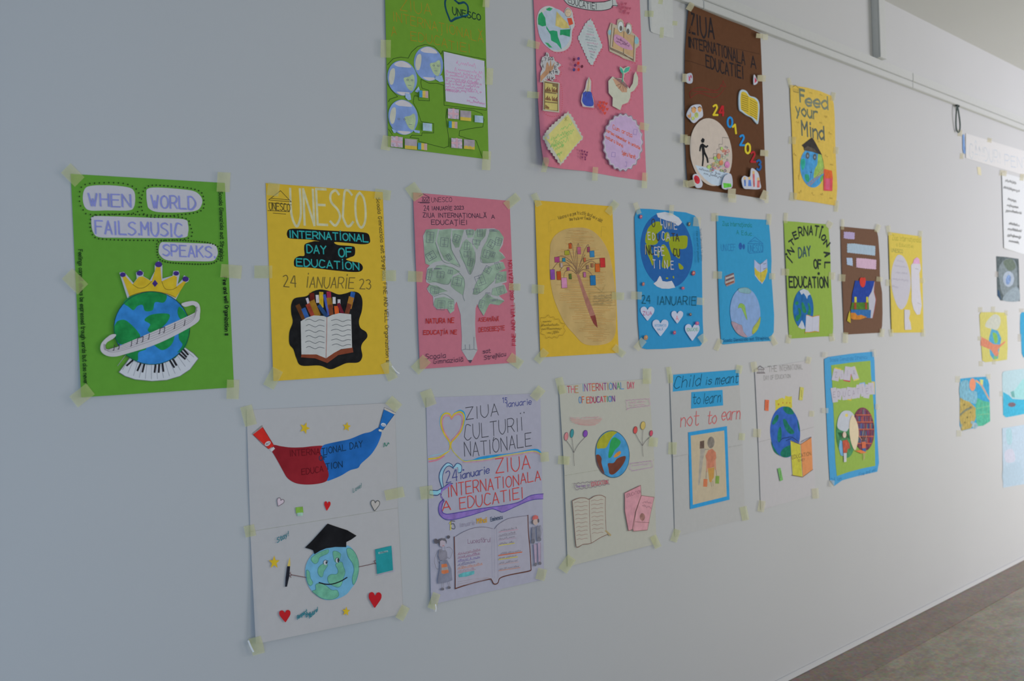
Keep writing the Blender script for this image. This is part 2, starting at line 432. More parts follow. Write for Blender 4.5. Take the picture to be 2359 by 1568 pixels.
link(tube('clip', [(-.014, 0, -.003), (.014, 0, -.003)], .0055, mat((60, 66, 66), (200, 196, 192))), loop)

# blank sheet left of the brown poster, top cut by the frame
p = Poster('blank_sheet', 'blank white sheet taped beside the brown poster just under the trunking', 'paper',
    [(1493, -40), (1549, -24), (1552, 88), (1498, 75)], (1480, 0, 7.863), (157, 158, 156), ref=(150, 150, 150), lift={'l': .006, 'n': 1},
    outline=[(1493, -40), (1549, -24), (1551, 60), (1552, 88), (1540, 86), (1520, 80), (1504, 75), (1499, 72), (1497, 60), (1494, 20)])
p.tape((120, 250, 160, 110, 5), (330, 30, 80, 90, 10), (350, 590, 70, 190, 3), (590, 420, 90, 80, 5))

# ================================================================ middle row
BLK = (20, 20, 24)
# ---- green poster: WHEN WORLD FAILS MUSIC SPEAKS
p = Poster('poster', 'large green poster with a crowned globe above piano keys, leftmost of all', 'poster',
    [(162.9, 400.2), (518, 421.2), (539, 892), (187, 915)], (120, 360, 2.6125), (80, 131, 47), ref=(147, 152, 160), lift={'bl': .004, 'b': .002})
for poly in ([(185, 250), (195, 200), (230, 178), (340, 174), (450, 185), (490, 205), (500, 250), (492, 305), (460, 325), (340, 325), (230, 325), (195, 300)],
             [(568, 230), (575, 195), (640, 188), (780, 198), (860, 212), (900, 250), (900, 290), (870, 325), (780, 337), (640, 335), (585, 315), (572, 280)],
             [(236, 390), (245, 362), (330, 360), (600, 370), (790, 378), (818, 410), (818, 460), (795, 488), (640, 491), (400, 489), (280, 485), (245, 450)],
             [(642, 560), (655, 520), (700, 517), (900, 524), (975, 530), (997, 570), (990, 605), (960, 630), (840, 630), (700, 626), (650, 595)]):
    p.fill('label_cutout', poly, (160, 160, 172), smooth=True, thick=.0005, mottle=.03)
for t, a, b, h, in (('WHEN', (222, 297), (478, 306), 74), ('WORLD', (600, 310), (866, 318), 74), ('FAILS.MUSIC', (262, 464), (786, 484), 78), ('SPEAKS.', (668, 596), (982, 610), 66)):
    p.text(t, [a, b], h, (112, 118, 178), 8)
    p.text(t, [(a[0]+5, a[1]+3), (b[0]+5, b[1]+3)], h, (128, 132, 186), 4, alpha=.7)
def dots(p, path, n, r, col, name='dot_border', closed=True, **kw):
    pp = catmull(path, closed, 8); L = len(pp); o = []
    seg = [math.dist(pp[i], pp[(i+1) % L]) for i in range(L if closed else L-1)]; T = sum(seg); i = 0; acc = 0
    for k in range(n):
        d = T*k/n
        while i < len(seg)-1 and acc+seg[i] < d: acc += seg[i]; i += 1
        t = (d-acc)/max(seg[i], 1e-6); a, b = pp[i], pp[(i+1) % L]
        o.append(ell(a[0]+(b[0]-a[0])*t, a[1]+(b[1]-a[1])*t, r, r*1.1, n=7))
    return p.fill(name, o, col, **kw)
for path, n in (([(165, 270), (180, 180), (280, 160), (440, 165), (520, 215), (520, 320), (470, 345), (230, 350), (185, 320)], 34),
                ([(560, 190), (720, 180), (880, 205), (912, 260), (900, 325), (780, 350), (560, 355)], 42),
                ([(232, 380), (300, 350), (560, 352), (790, 370), (832, 420), (828, 490), (650, 505), (330, 500), (245, 475)], 60),
                ([(632, 560), (660, 508), (900, 514), (1000, 545), (1005, 600), (960, 645), (780, 645), (655, 625)], 56)):
    dots(p, path, n, 4.6, (30, 52, 22), mottle=0)
p.text('Scoala Gimnaziala sat Strejnicu', [(1003, 212), (1012, 430), (1012, 630)], 22, (26, 48, 24), 4, curved=True, name='handwriting')
p.text('Fine and well Organization #', [(1027, 725), (1040, 900), (1040, 1080)], 22, (20, 34, 22), 4.5, curved=True, name='handwriting')
p.text('Feelings cannot always be expressed trough words but also never', [(158, 562), (165, 800), (178, 1100), (192, 1372)], 24, (24, 52, 22), 4.2, curved=True, name='handwriting')
# keyboard arc
kb = [(470, 1210), (402, 1298), (440, 1322), (500, 1342), (600, 1352), (690, 1346), (770, 1322), (830, 1282), (880, 1216), (850, 1185), (800, 1150)]
p.fill('piano_keyboard', kb+[(740, 1215), (600, 1250)], (168, 172, 182), smooth=False, thick=.0006, mottle=.03)
keys = []
for i in range(15):
    a = math.radians(132-i*6.6-2); keys.append([(600+250*math.cos(a)*.95, 1010+(235)*math.sin(a)), (600+355*math.cos(a)*.9, 1000+340*math.sin(a))])
p.line('key_lines', keys, (120, 122, 134), 3)
p.line('key_outline', kb, (95, 95, 105), 3)
for i, (a0, b0) in enumerate((((484, 1228), (450, 1258)), ((532, 1248), (514, 1288)), ((555, 1250), (544, 1296)), ((623, 1250), (617, 1298)), ((645, 1250), (642, 1298)), ((664, 1246), (670, 1292)), ((708, 1226), (734, 1268)), ((727, 1220), (748, 1256)), ((764, 1186), (800, 1218)), ((776, 1172), (808, 1206)), ((790, 1160), (818, 1192)))):
    p.line('black_key', [a0, b0], (30, 28, 34), 11)
cr = p.fill('crown_backing', [(405, 700), (432, 695), (448, 712), (490, 762), (510, 735), (505, 700), (530, 682), (552, 700), (548, 720), (590, 745), (618, 690), (618, 655), (640, 628), (664, 655), (664, 735), (725, 718), (730, 690), (760, 688), (768, 708), (756, 770), (780, 745), (795, 715), (826, 735), (820, 752), (792, 768), (745, 862), (600, 815), (455, 858)], (152, 156, 170), thick=.0006, mottle=.02)
p.fill('crown', [(468, 848), (420, 716), (434, 712), (485, 770), (522, 725), (545, 722), (600, 752), (626, 665), (652, 665), (660, 752), (735, 716), (752, 725), (748, 785), (795, 748), (808, 752), (745, 852), (690, 828), (600, 815), (520, 828)], (178, 150, 38), thick=.0006, mottle=.12, label='yellow crown with purple balls')
p.line('crown_lines', [[(485, 770), (520, 792), (560, 786), (600, 752)], [(660, 752), (680, 795), (720, 802), (752, 786)], [(462, 844), (520, 822), (600, 812), (690, 826), (742, 848)]], (98, 80, 30), 3, smooth=True)
p.fill('crown_jewels', [ell(426, 712, 17, 14), ell(528, 703, 19, 15), ell(641, 650, 21, 17), ell(747, 704, 17, 13), ell(803, 738, 19, 16), [(619, 742), (637, 765), (619, 786), (602, 765)]], (54, 38, 108), mottle=.3, label='dark purple jewels')
gl = p.fill('globe', ell(600, 1033, 228, 219, 4, 40), (42, 108, 172), thick=.0008, mottle=.22, scale=45, label='blue globe with green land')
for poly in ([(430, 880), (470, 843), (540, 820), (610, 812), (680, 830), (690, 850), (670, 880), (620, 878), (605, 925), (560, 930), (545, 895), (515, 900), (490, 925), (460, 905)],
             [(380, 1010), (400, 988), (440, 985), (485, 1020), (520, 1060), (530, 1085), (500, 1110), (440, 1130), (400, 1125), (378, 1080), (372, 1040)],
             [(556, 985), (590, 955), (650, 945), (705, 950), (700, 985), (660, 1030), (600, 1060), (575, 1045), (590, 1010)],
             [(605, 1120), (680, 1085), (735, 1060), (728, 1115), (700, 1150), (660, 1165), (620, 1140)],
             [(430, 1178), (500, 1150), (560, 1125), (565, 1160), (520, 1180), (515, 1228), (475, 1215)],
             [(765, 905), (790, 925), (810, 960), (790, 985), (765, 970), (755, 935)],
             [(765, 1060), (800, 1030), (826, 1010), (824, 1080), (800, 1150), (755, 1180), (785, 1135), (765, 1100)]):
    p.fill('land', poly, (24, 112, 58), smooth=True, mottle=.25, parent=gl, label='green land')
p.line('globe_outline', ell(600, 1033, 228, 219, 4, 40), (20, 66, 62), 4, closed=True)
p.fill('staff_band', [(385, 1072), (350, 1075), (300, 1120), (292, 1165), (320, 1195), (370, 1205), (440, 1190), (640, 1125), (860, 1010), (890, 950), (885, 890), (845, 870), (780, 885), (800, 905), (850, 895), (870, 920), (850, 945), (640, 1040), (430, 1130), (345, 1160), (320, 1150), (330, 1120), (370, 1095)], (164, 162, 170), smooth=True, thick=.0006, mottle=.03, label='white band of music notes around the globe')
p.line('staff_lines', [[(310+3*k, 1130), (318+k*3, 1165), (365, 1170+8*k-16), (440, 1142+10*k-10), (640, 1058+14*k-6), (800, 992+12*k-12), (855, 950+8*k), (868+k*2, 905)] for k in range(4)], (120, 116, 124), 2.4, smooth=True)
p.line('music_notes', [[(x, y), (x-3, y+30), (x-9, y+32)] for x, y in ((375, 1135), (405, 1128), (480, 1110), (515, 1095), (548, 1085), (585, 1068), (650, 1036), (678, 1028), (740, 1005), (800, 985))]+[[(515, 1095), (548, 1083)], [(650, 1036), (678, 1026)]], (60, 56, 66), 4.5)
p.tape((124, 112, 120, 82, 45), (1032, 155, 78, 118, 3), (1078, 692, 125, 80, 5), (138, 752, 135, 90, 45), (180, 1438, 130, 84, -38), (1088, 1402, 74, 116, 2), crop=None)

# ---- yellow poster with the black text cloud
p = Poster('poster', 'yellow poster with turquoise letters on black and an open book below', 'poster',
    [(612.2, 421.5), (881.7, 442.4), (896.7, 860.2), (630, 877.4)], (580, 390, 3.0158), (179, 149, 46), ref=(150, 153, 158), lift={'r': .003, 'bl': .004})
p.text('UNESCO', [(278, 378), (800, 402)], 250, (172, 168, 138), 17, h1=240, name='large_lettering', label='pale outlined capitals')
p.line('temple_emblem', [[(120, 210), (200, 148), (274, 225)], [(118, 212), (274, 226)], [(130, 200), (258, 212)], [(120, 232), (275, 246)], [(112, 286), (262, 294)], [(148, 304), (236, 310)]], (72, 62, 32), 4)
p.text('UNESCO', [(122, 280), (268, 290)], 50, (66, 58, 32), 5)
p.fill('text_cloud', [[(245, 440), (262, 415), (330, 412), (430, 418), (520, 424), (640, 430), (760, 436), (806, 446), (820, 475), (818, 510), (770, 520), (660, 510), (575, 505), (600, 525), (690, 532), (716, 545), (714, 595), (680, 612), (655, 625), (690, 638), (750, 650), (772, 680), (755, 708), (690, 712), (560, 700), (400, 682), (310, 678), (293, 655), (300, 620), (330, 602), (366, 598), (364, 550), (372, 518), (420, 502), (440, 498), (470, 500), (400, 488), (270, 480), (248, 465)]], (17, 16, 18), smooth=True, thick=.0002, mottle=.25)
TQ = (40, 138, 138)
p.text('INTERNATİONAL', [(262, 472), (812, 503)], 48, TQ, 9); p.text('DAY', [(384, 578), (520, 586)], 54, TQ, 9); p.text('OF', [(606, 606), (698, 606)], 60, TQ, 10)
p.text('EDUCATİON', [(312, 670), (748, 698)], 50, TQ, 9)
p.text('24', [(222, 812), (312, 820)], 78, (90, 78, 42), 6); p.text('İANUARİE', [(378, 818), (712, 828)], 74, (98, 84, 42), 6, slant=.15); p.text('23', [(752, 828), (836, 830)], 66, (98, 84, 42), 6)
p.text('Scoala Gimnaziala sat Strejnicu, FINE AND WELL Organization #', [(866, 198), (888, 420), (905, 650), (925, 1000), (934, 1345)], 24, (80, 70, 42), 3.6, curved=True, name='handwriting')
p.fill('book_cloud', [(275, 940), (300, 895), (380, 880), (420, 850), (475, 834), (540, 845), (600, 868), (650, 862), (700, 848), (745, 860), (768, 905), (765, 980), (745, 1050), (755, 1100), (795, 1130), (802, 1165), (770, 1205), (760, 1240), (768, 1300), (740, 1340), (660, 1345), (600, 1370), (545, 1388), (470, 1362), (345, 1362), (310, 1310), (290, 1250), (262, 1210), (262, 1130), (285, 1060), (275, 1000)], (20, 20, 22), smooth=True, thick=.0004, mottle=.25)
PC = [((322, 950), (366, 1045), 34, (84, 48, 20)), ((362, 975), (385, 1030), 34, (40, 74, 130)), ((385, 900), (400, 945), 20, (165, 155, 165)), ((392, 945), (425, 1015), 34, (130, 50, 36)), ((418, 870), (424, 930), 36, (84, 22, 16)), ((422, 925), (455, 1005), 44, (128, 92, 28)), ((455, 880), (458, 918), 24, (170, 160, 168)),
      ((483, 862), (484, 948), 32, (196, 145, 28)), ((470, 950), (520, 1020), 28, (34, 62, 104)), ((505, 876), (535, 1005), 22, (60, 78, 150)), ((535, 860), (538, 905), 34, (130, 34, 60)), ((538, 905), (545, 950), 40, (128, 88, 26)), ((572, 895), (573, 925), 24, (182, 172, 176)), ((546, 950), (552, 1000), 34, (104, 54, 30)), ((588, 960), (592, 1000), 34, (178, 72, 28)), ((606, 910), (606, 935), 22, (176, 166, 172)), ((604, 938), (628, 995), 26, (98, 24, 40)), ((702, 862), (694, 905), 34, (38, 78, 140)), ((690, 900), (678, 950), 42, (136, 92, 34)), ((676, 945), (660, 1002), 34, (92, 44, 28))]
for a, b, w_, c in PC: p.line('pencil', [a, b], c, w_, mottle=.25)
p.fill('book_cover', [(345, 1282), (440, 1280), (515, 1312), (600, 1255), (700, 1236), (706, 1270), (600, 1290), (525, 1345), (440, 1312), (342, 1305)], (112, 56, 38), mottle=.15)
p.fill('book_page', [(340, 1055), (380, 1030), (430, 1014), (500, 1018), (522, 1028), (516, 1312), (450, 1285), (345, 1285)], (164, 164, 164), mottle=.05)
p.fill('book_page', [(522, 1028), (560, 1010), (610, 998), (690, 1006), (697, 1238), (620, 1248), (570, 1275), (516, 1312)], (166, 166, 166), mottle=.05)
p.line('book_spine', [(522, 1028), (520, 1150), (516, 1312)], (140, 98, 92), 5)
ln = []
for k in range(6):
    y0 = 1048+k*38; ln.append([(372+(k % 2)*6, y0), (400, y0-8), (440, y0+8), (470, y0-4), (504, y0+4)])
    y1 = 1050+k*34; ln.append([(552+(k % 2)*6, y1), (590, y1-8), (630, y1+6), (665, y1-4), (688, y1-2)])
p.line('page_lines', ln, (70, 74, 80), 3.4, smooth=True)
p.tape((150, 138, 82, 90, 8), (910, 175, 110, 70, 8), (80, 712, 125, 88, 0), (955, 738, 95, 76, 0), (148, 1450, 82, 140, 28), (955, 1400, 72, 130, -25))
p.line('curled_tape_end', [[(975, 1366), (1003, 1402), (1024, 1416)]], (196, 200, 200), 9)

# ---- pink poster with the pencil tree
p = Poster('poster', 'pink poster with a green tree whose trunk is a pencil', 'poster',
    [(951.6, 443), (1174, 462.5), (1189, 834.7), (967.4, 849.7)], (920, 420, 3.484), (166, 97, 112), ref=(152, 153, 156), lift={'l': .004, 'n': 2, 'b': .002})
K = (60, 42, 58)
p.text('UNESCO', [(258, 158), (424, 156)], 36, K, 4); p.line('temple_emblem', [[(158, 112), (190, 92), (240, 118)], [(180, 118), (240, 122), (240, 150), (182, 150)], [(150, 158), (245, 160)], [(165, 165), (240, 166)], [(185, 146), (190, 126), (200, 146), (212, 128), (222, 146), (234, 126)]], K, 4.5)
p.text('24', [(198, 226), (240, 228)], 40, K, 5); p.text('IANUARİE', [(262, 222), (426, 222)], 30, K, 5); p.text('2023', [(442, 218), (520, 216)], 28, K, 5)
p.text('ZIUA', [(190, 278), (284, 282)], 36, K, 5); p.text('INTERNAȚIONALĂ', [(312, 280), (702, 284)], 34, K, 5); p.text('A', [(740, 290), (768, 290)], 30, K, 5); p.text('EDUCAȚİEI', [(258, 338), (548, 338)], 36, K, 5)
tree_out = [(205, 400), (215, 378), (270, 378), (310, 372), (330, 378), (420, 370), (525, 378), (560, 372), (605, 380), (600, 395), (625, 372), (700, 370), (760, 368), (800, 385), (838, 440), (830, 500), (800, 550), (828, 570), (852, 605), (800, 632), (835, 640), (852, 690), (800, 715), (860, 712), (862, 800), (820, 815), (845, 820), (868, 880), (800, 910), (845, 950), (800, 985), (730, 975), (700, 1000), (677, 1070), (640, 1010), (625, 975), (612, 1010), (608, 1130), (612, 1240), (627, 1345), (585, 1425), (550, 1425), (500, 1345), (502, 1240), (492, 1060), (460, 955), (445, 980), (440, 1030), (408, 1052), (385, 1015), (300, 1015), (275, 990), (270, 915), (235, 880), (220, 850), (250, 820), (215, 800), (215, 750), (222, 690), (245, 665), (210, 650), (200, 560), (195, 480), (190, 430)]
T = p.fill('tree', tree_out, (149, 149, 152), thick=.0006, mottle=.03, label='grey-white tree cutout with green leaf areas')
GR = (122, 140, 124)
for poly in ([(205, 400), (215, 378), (310, 372), (300, 430), (290, 480), (320, 560), (345, 625), (280, 640), (240, 665), (210, 650), (195, 480)],
             [(320, 385), (420, 372), (410, 450), (420, 540), (450, 620), (488, 672), (430, 655), (360, 620), (330, 560), (300, 470)],
             [(425, 385), (520, 378), (500, 450), (480, 520), (450, 525), (425, 480)],
             [(530, 380), (605, 380), (590, 440), (550, 445)],
             [(610, 385), (700, 372), (690, 430), (650, 480), (625, 540), (595, 500), (590, 470)],
             [(540, 455), (580, 490), (608, 560), (608, 640), (570, 738), (530, 660), (490, 600), (485, 545), (510, 480)],
             [(730, 380), (800, 385), (838, 440), (800, 550), (850, 605), (790, 635), (720, 645), (670, 645), (652, 600), (665, 530), (700, 470)],
             [(300, 668), (360, 660), (430, 685), (490, 715), (430, 745), (400, 815), (340, 815), (270, 790), (262, 720)],
             [(430, 760), (480, 740), (515, 760), (525, 820), (510, 905), (450, 865), (412, 830), (415, 785)],
             [(232, 690), (268, 685), (262, 760), (290, 800), (240, 805), (215, 770)],
             [(240, 822), (300, 828), (385, 872), (330, 885), (270, 910), (225, 850)],
             [(690, 690), (770, 655), (835, 640), (850, 690), (800, 715), (760, 790), (700, 850), (620, 898), (590, 895), (610, 820), (650, 750)],
             [(800, 720), (860, 712), (860, 790), (770, 812), (780, 760)],
             [(750, 850), (840, 822), (866, 885), (790, 912), (740, 900)],
             [(290, 930), (360, 918), (440, 945), (435, 1030), (408, 1050), (385, 1012), (300, 1012), (275, 980)],
             [(640, 960), (700, 890), (760, 930), (845, 950), (800, 985), (725, 970), (677, 1070), (635, 1000)]):
    p.fill('leaf_area', poly, GR, smooth=False, mottle=.28, scale=28, parent=T, label='green pencil-shaded leaves')
bks = []
for x, y, w_, h_, a in ((248, 440, 55, 85, 5), (255, 590, 70, 60, -30), (362, 480, 60, 70, 5), (460, 450, 50, 60, 20), (400, 600, 30, 50, -30), (567, 400, 50, 38, 0), (648, 405, 40, 58, 0), (618, 480, 60, 40, 8), (545, 510, 44, 60, 5), (548, 575, 55, 45, 0), (570, 640, 40, 60, 10), (740, 495, 50, 60, 30), (795, 475, 50, 60, 15), (700, 575, 50, 60, 15), (750, 578, 30, 40, 20), (332, 740, 55, 50, 5), (410, 718, 36, 30, 10), (310, 692, 60, 8, 0), (240, 740, 36, 80, 10), (465, 795, 70, 62, 10), (650, 785, 70, 80, -20), (710, 700, 50, 50, 30), (620, 868, 46, 36, -10), (790, 668, 34, 52, -20), (800, 760, 50, 40, 20), (285, 866, 66, 48, 5), (335, 985, 60, 74, 5), (415, 985, 48, 56, 0), (812, 865, 56, 56, -15), (712, 902, 34, 36, 0), (660, 975, 42, 60, 15), (758, 945, 60, 12, -8), (755, 385, 60, 14, 0)):
    bks.append(quad(x, y, w_, h_, a)+[quad(x, y, w_, h_, a)[0]]); q = quad(x, y, w_*.02, h_*.9, a); bks.append([q[0], q[2]])
    q = quad(x, y, w_*.6, h_*.5, a); bks.append([q[0], q[1]]); bks.append([q[3], q[2]])
p.line('book_sketches', bks, (96, 98, 108), 2.6, parent=T)
p.line('branch_outline', [[(290, 480), (345, 625), (430, 655), (488, 672), (420, 540), (412, 450)], [(485, 545), (530, 660), (570, 738), (608, 640), (608, 560)], [(652, 600), (668, 645), (770, 640)], [(262, 790), (385, 820), (415, 775)], [(590, 895), (640, 890), (760, 790)], [(300, 668), (430, 685), (510, 760), (525, 820), (512, 905), (525, 950)], [(280, 915), (360, 895), (440, 945)], [(240, 822), (385, 872)]], (100, 112, 104), 3, smooth=True, parent=T)
p.line('pencil_facets', [[(502, 1345), (530, 1338), (565, 1342), (600, 1338), (627, 1345)], [(530, 1300), (531, 1338)], [(600, 1240), (600, 1338)], [(565, 1300), (566, 1340)]], (98, 98, 106), 3, parent=T)
p.fill('pencil_lead', [(552, 1425), (585, 1425), (572, 1450)], (70, 66, 80), parent=T)
RD = (152, 40, 34)
p.text('NATURA NE', [(214, 1132), (440, 1126)], 38, RD, 6, slant=.1); p.text('ASEAMĂNĂ', [(636, 1116), (798, 1112)], 30, RD, 4.5, slant=.1)
p.text('EDUCAȚİA NE', [(194, 1220), (462, 1216)], 32, RD, 6, slant=.1); p.text('DEOSEBEȘTE', [(640, 1200), (848, 1184)], 34, RD, 4.8)
p.text('FINE AND WELL ORGANIZATION', [(936, 1308), (926, 1000), (904, 622)], 28, (150, 34, 52), 4.5, curved=True)
p.text('Școala', [(212, 1418), (374, 1408)], 40, K, 4); p.text('Gimnazială', [(276, 1456), (514, 1436)], 36, K, 4); p.text('sat', [(672, 1372), (732, 1366)], 32, K, 4); p.text('StrejNicu', [(684, 1424), (858, 1392)], 34, K, 4)
p.tape((120, 75, 95, 130, -35), (905, 150, 130, 70, -40), (128, 755, 118, 86, 3), (925, 838, 92, 56, 3), (172, 1462, 90, 140, 45), (930, 1432, 120, 80, 35))

# ---- yellow poster with the round wood-grain drawing
p = Poster('poster', 'yellow poster with an oval wood-grain drawing of a pencil hung with paper tags', 'poster',
    [(1231.9, 460.9), (1410.5, 475), (1425.4, 812.3), (1245, 822.8)], (1200, 430, 3.824), (184, 150, 48), ref=(155, 156, 156), lift={'l': .004, 'n': 1, 'r': .002})
D = (76, 62, 34)
p.text('Valoarea e un pom fructific dacă vei e sădit', [(332, 290), (420, 262), (520, 242), (600, 258), (710, 316)], 30, D, 3.2, curved=True, name='handwriting')
p.text('bine fructe vor fi multe', [(430, 300), (540, 285), (615, 294)], 26, D, 3.2, curved=True, name='handwriting')
p.line('pencil_sketch', [[(248, 400), (246, 310), (270, 292), (305, 285)], [(265, 395), (262, 330)]], (150, 124, 52), 2); p.line('pencil_sketch', [[(708, 440), (712, 350), (750, 356)]], (150, 124, 52), 2)
ov = p.fill('oval_drawing', [(258, 560), (262, 500), (300, 430), (380, 378), (480, 360), (580, 366), (660, 410), (735, 500), (785, 620), (815, 780), (836, 960), (838, 1200), (826, 1310), (770, 1375), (650, 1397), (550, 1380), (470, 1300), (400, 1220), (350, 1130), (290, 980), (262, 840), (252, 700)], (168, 142, 92), smooth=True, thick=.001, mottle=.12, scale=20, label='tan oval paper drawing')
wl = []
r_ = random.Random(3)
for k in range(95):
    y = 385+k*10.4; xm = 540 if y < 1000 else 600; hw_ = 250*math.sqrt(max(.05, 1-((y-870)/540)**2)); x0 = xm-hw_+(y-700)*.12+r_.uniform(0, 120); x1 = xm+hw_*.85+(y-700)*.12-r_.uniform(0, 140)
    wl.append([(x0, y), ((x0+x1)/2, y+r_.uniform(-5, 5)), (x1, y+r_.uniform(-3, 3))])
p.line('wood_grain', wl[::2], (154, 122, 72), 3, smooth=True, parent=ov, alpha=.45); p.line('wood_grain', wl[1::2], (184, 140, 80), 4.5, smooth=True, parent=ov, alpha=.45)
p.fill('pencil', [(490, 770), (515, 775), (560, 900), (620, 1040), (655, 1130), (668, 1190), (672, 1218), (640, 1205), (610, 1140), (570, 1030), (530, 900)], (146, 100, 86), mottle=.15, label='brown pencil trunk')
p.fill('pencil_tip', [(610, 1140), (655, 1130), (668, 1190), (676, 1244), (640, 1205)], (118, 56, 50), mottle=.2)
br = [[(490, 770), (488, 680), (485, 580), (505, 500), (512, 530)], [(495, 760), (470, 640), (455, 520), (438, 494), (430, 505)], [(495, 760), (450, 630), (425, 560), (408, 560)], [(492, 740), (440, 655), (370, 612), (310, 622)], [(490, 750), (400, 665), (330, 665), (280, 725)], [(492, 765), (440, 700), (380, 695), (345, 738)], [(492, 770), (440, 735), (390, 748), (378, 800)], [(495, 765), (530, 650), (560, 560), (590, 510), (600, 530)], [(500, 760), (550, 670), (620, 640), (710, 630)], [(500, 765), (560, 690), (620, 655), (665, 680)], [(505, 770), (545, 730), (600, 745), (630, 782)], [(492, 740), (500, 640), (490, 560)], [(495, 755), (470, 690), (400, 645)], [(500, 740), (540, 640), (565, 600)]]
p.line('branches', br, (118, 92, 70), 6.5, smooth=True)
TG = [(434, 522, 26, 46, (158, 72, 34)), (513, 562, 30, 62, (158, 84, 106)), (596, 553, 24, 46, (128, 58, 76)), (627, 592, 40, 56, (50, 110, 150)), (406, 581, 40, 38, (142, 138, 40)), (319, 642, 42, 46, (148, 60, 104)), (379, 643, 26, 32, (36, 110, 128)), (720, 668, 44, 82, (166, 42, 42)), (280, 773, 38, 88, (120, 70, 140)), (335, 782, 36, 74, (160, 66, 26)), (382, 846, 48, 90, (182, 120, 150)), (675, 714, 40, 72, (176, 84, 34)), (635, 824, 46, 86, (32, 100, 148)), (436, 790, 20, 46, (74, 92, 40)), (562, 774, 22, 44, (158, 90, 128)), (563, 643, 18, 34, (158, 80, 52)), (630, 692, 20, 34, (140, 92, 66)), (418, 724, 20, 28, (138, 72, 108)), (588, 708, 18, 34, (130, 100, 84)), (358, 690, 20, 40, (160, 140, 130))]
for x, y, w_, h_, c in TG:
    p.fill('paper_tag', quad(x, y, w_, h_, -3), c, mottle=.15); q = quad(x, y, w_, h_, -3); p.line('tag_outline', q+[q[0]], tuple(int(v*.6) for v in c), 2.5)
p.line('speech_lines', [[(605, 935), (830, 925), (835, 1045), (615, 1040), (605, 935)], [(650, 870), (715, 925), (745, 860)]], (126, 116, 74), 2.5)
for k in range(4): p.scr(640, 968+k*24, 810, 960+k*22, 16, (118, 112, 84), 2.2, 3)
p.line('cloud_outline', wobble([(180, 1160), (240, 1135), (330, 1170), (380, 1210), (385, 1290), (320, 1325), (230, 1330), (180, 1290)], 7, 22), (128, 104, 40), 3, smooth=True, closed=True)
for k, (a, b) in enumerate(((195, 270), (180, 340), (182, 360), (235, 340))): p.scr(a, 1195+k*33, b, 1190+k*32, 20, (92, 78, 40), 3, 2)
p.tape((138, 115, 56, 120, -25), (805, 185, 66, 130, 38), (150, 902, 110, 78, 4), (855, 962, 110, 66, 4), (180, 1490, 130, 70, -50), (865, 1445, 120, 60, 40))

# ---- blue rounded poster
out = [(1467, 484), (1475, 480.5), (1500, 481.3), (1540, 485), (1580, 489), (1600, 496), (1608, 505), (1612, 530), (1614.5, 560), (1617, 600), (1618, 680), (1619, 740), (1620.5, 770), (1620, 788), (1613, 797), (1580, 800), (1530, 803.5), (1490, 804.3), (1478, 801), (1474, 792), (1470, 740), (1468, 660), (1465, 580), (1463, 540), (1462, 500)]
p = Poster('poster', 'sky-blue poster with rounded corners, a dark blue globe and white paper hearts', 'poster',
    [(1461.8, 480.7), (1610, 494.4), (1620.2, 796.4), (1473.3, 804.4)], (1440, 460, 4.355), (44, 128, 172), ref=(160, 160, 158), outline=out, lift={'l': .004, 'n': 1})
g = p.fill('globe', ell(417, 506, 262, 380, -7, 44), (32, 84, 142), thick=.0006, mottle=.05, label='dark blue paper globe')
LM = (130, 140, 30)
for poly in ([(250, 262), (300, 222), (350, 222), (372, 262), (368, 300), (320, 345), (330, 420), (300, 450), (240, 450), (205, 430), (205, 370), (225, 300)],
             [(210, 450), (250, 455), (270, 540), (285, 620), (275, 660), (250, 600), (225, 540)],
             [(395, 345), (430, 325), (450, 370), (430, 420), (400, 410)],
             [(365, 460), (395, 450), (430, 500), (455, 570), (458, 640), (430, 680), (380, 682), (368, 650), (378, 580), (370, 510)],
             [(440, 430), (450, 375), (520, 365), (618, 362), (626, 430), (615, 480), (575, 495), (545, 500), (548, 588), (500, 560), (465, 520)],
             [(535, 640), (550, 640), (585, 675), (575, 698), (545, 692)], [(410, 780), (432, 780), (428, 795), (412, 792)], [(478, 768), (490, 766), (492, 790), (480, 782)], [(320, 520), (340, 500), (345, 560), (335, 580), (322, 560)]):
    p.fill('land', poly, LM, smooth=True, parent=g, mottle=.04, label='lime green paper land')
for poly in ([(315, 135), (400, 122), (470, 138), (540, 180), (572, 225), (555, 245), (530, 262), (505, 240), (450, 215), (420, 210), (380, 195), (330, 175)],
             [(285, 840), (318, 815), (345, 765), (358, 768), (375, 815), (420, 822), (468, 812), (485, 840), (503, 880), (440, 892), (370, 890), (320, 870)]):
    p.fill('polar_ice', poly, (176, 178, 184), parent=g, mottle=.03, label='white paper ice cap')
WT = (168, 166, 168); DK = (58, 52, 52); GO = (150, 146, 130)
